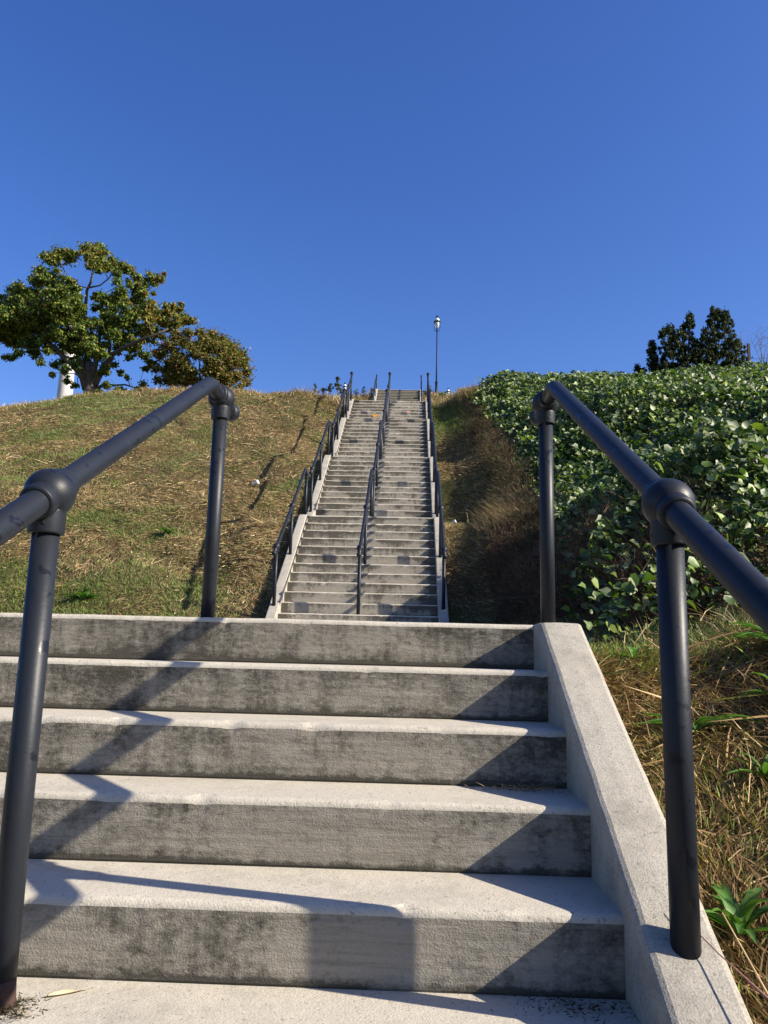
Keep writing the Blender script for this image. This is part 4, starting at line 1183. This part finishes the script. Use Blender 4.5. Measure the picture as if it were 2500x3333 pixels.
# low bushes along the crest near the topmost steps
def bush(u, v, Y, w, h, label, cols, per=1600, size=0.075, grp='low bushes on the crest by the top steps'):
    b = at(u, v, Y); k = (Y + 3.1) / 2598.9
    o = empty('crest_bush', (b[0], Y, b[2] - 0.15), label, 'bush', grp)
    cl = []
    for i in range(max(8, int(w * h / 22))):
        tt = rng.random()
        cl.append((at(u + rng.normal(0, w * 0.4 * (1 - 0.6 * tt)), v - h * tt, Y + rng.normal(0, w * k * .3)), rng.uniform(3.0, 5.5) * k))
    mb = branch_mesh([([(b[0], Y, b[2] - 0.2), (b[0], Y, b[2] + h * k * .3), (b[0] + .03, Y, b[2] + h * k * .7)], [0.03, 0.02, 0.01])], [c for c, r in cl], b, .05, rmin=0.006)
    mb.build('stems', M_BARK, o)
    P, Nn, S = crown_leaves(cl, per, size, None, None, flat=1)
    c = colmix(len(P), cols, [1] * len(cols), .3)
    v_, f_, cc = leaves(P, Nn, S, c, 'quad', .2)
    mesh_np('foliage', v_, f_, M_TREELEAF, o, cols=cc)
DK = [(0.03, 0.045, 0.02), (0.05, 0.06, 0.025), (0.08, 0.06, 0.04)]
PU = [(0.07, 0.055, 0.05), (0.11, 0.08, 0.05), (0.05, 0.06, 0.03)]
bush(1100, 1270, 27.5, 14, 42, 'tallest dark pointed bush on the crest left of the far lantern', DK)
bush(1075, 1274, 27.5, 16, 24, 'dark bush just left of the tallest crest bush', DK)
bush(1052, 1276, 27.5, 14, 12, 'low brownish bush left of the dark crest bushes', PU)
bush(1025, 1274, 27.0, 6, 26, 'thin leaning sprig farthest left on the crest', DK, per=300)
bush(1112, 1280, 27.0, 20, 12, 'low bush under the far lantern', PU)
bush(1160, 1280, 42.0, 16, 12, 'low purplish bush left of the topmost wall', PU)
bush(1185, 1275, 42.5, 10, 14, 'small dark bush between the purplish bushes', DK)
bush(1210, 1280, 42.5, 16, 16, 'purplish bush against the topmost left wall', PU)
bush(1398, 1278, 42.5, 12, 24, 'dark bush between the topmost wall and the tall lamp', DK)
bush(1385, 1282, 42.0, 8, 12, 'small low bush right beside the topmost right wall', PU)
bush(1440, 1284, 30.0, 20, 8, 'low leafy bush at the foot of the tall lamp', [(0.07, 0.12, 0.03), (0.12, 0.18, 0.04)])
bush(1500, 1275, 27.0, 26, 10, 'pale feathery weeds on the crest beside the vines', [(0.45, 0.36, 0.24), (0.3, 0.24, 0.15)], per=350, size=0.05)
# tall grass on the second bank beside the topmost steps
n = 26000
x = rng.uniform(-9, 6, n); y = rng.uniform(33.2, 43.5, n); k = (np.abs(x) > 1.5) & (x > -9); x = x[k]; y = y[k]
B = np.stack([x, y, hill(x, y)], 1); n = len(x)
D = rng.normal(0, 0.45, (n, 3)); D[:, 2] = np.abs(D[:, 2]) + 0.5; D /= np.linalg.norm(D, axis=1, keepdims=True)
v, q_, t, c = strands(B, D, rng.uniform(0.1, 0.35, n), 0.02 * rng.uniform(.6, 1.4, n), rng.normal(0, 0.08, (n, 3)), colmix(n, [tuple(STRAW), tuple(BROWN), tuple(PALE), tuple(OLIVE)], [3, 2, 1.5, 1.5]))
tag(mesh_np('bank_grass', v, [q_, t], M_STRAW, cols=c), 'tall straw coloured grass on the bank beside the topmost steps', 'grass', kind='stuff')
# rough grass fringe on the two crests
n = 26000
x = rng.uniform(-17, 3.2, n); y = rng.uniform(23.6, 26.5, n); k = np.abs(x) > 1.5; x = x[k]; y = y[k]; n = len(x)
B = np.stack([x, y, hill(x, y)], 1)
D = rng.normal(0, 0.5, (n, 3)); D[:, 2] = np.abs(D[:, 2]) + 0.35; D /= np.linalg.norm(D, axis=1, keepdims=True)
LL = rng.uniform(0.05, 0.2, n) * (1 + 1.3 * sstep(-4.5, -1.5, x))
v, q_, t, c = strands(B, D, LL, 0.010 * rng.uniform(.6, 1.4, n), rng.normal(0, 0.05, (n, 3)), colmix(n, [tuple(STRAW), tuple(BROWN), tuple(PALE), tuple(OLIVE)], [3, 2, 1.5, 1.0]))
tag(mesh_np('crest_grass', v, [q_, t], M_STRAW, cols=c), 'rough dry grass fringe along the crest of the slope', 'grass', kind='stuff')
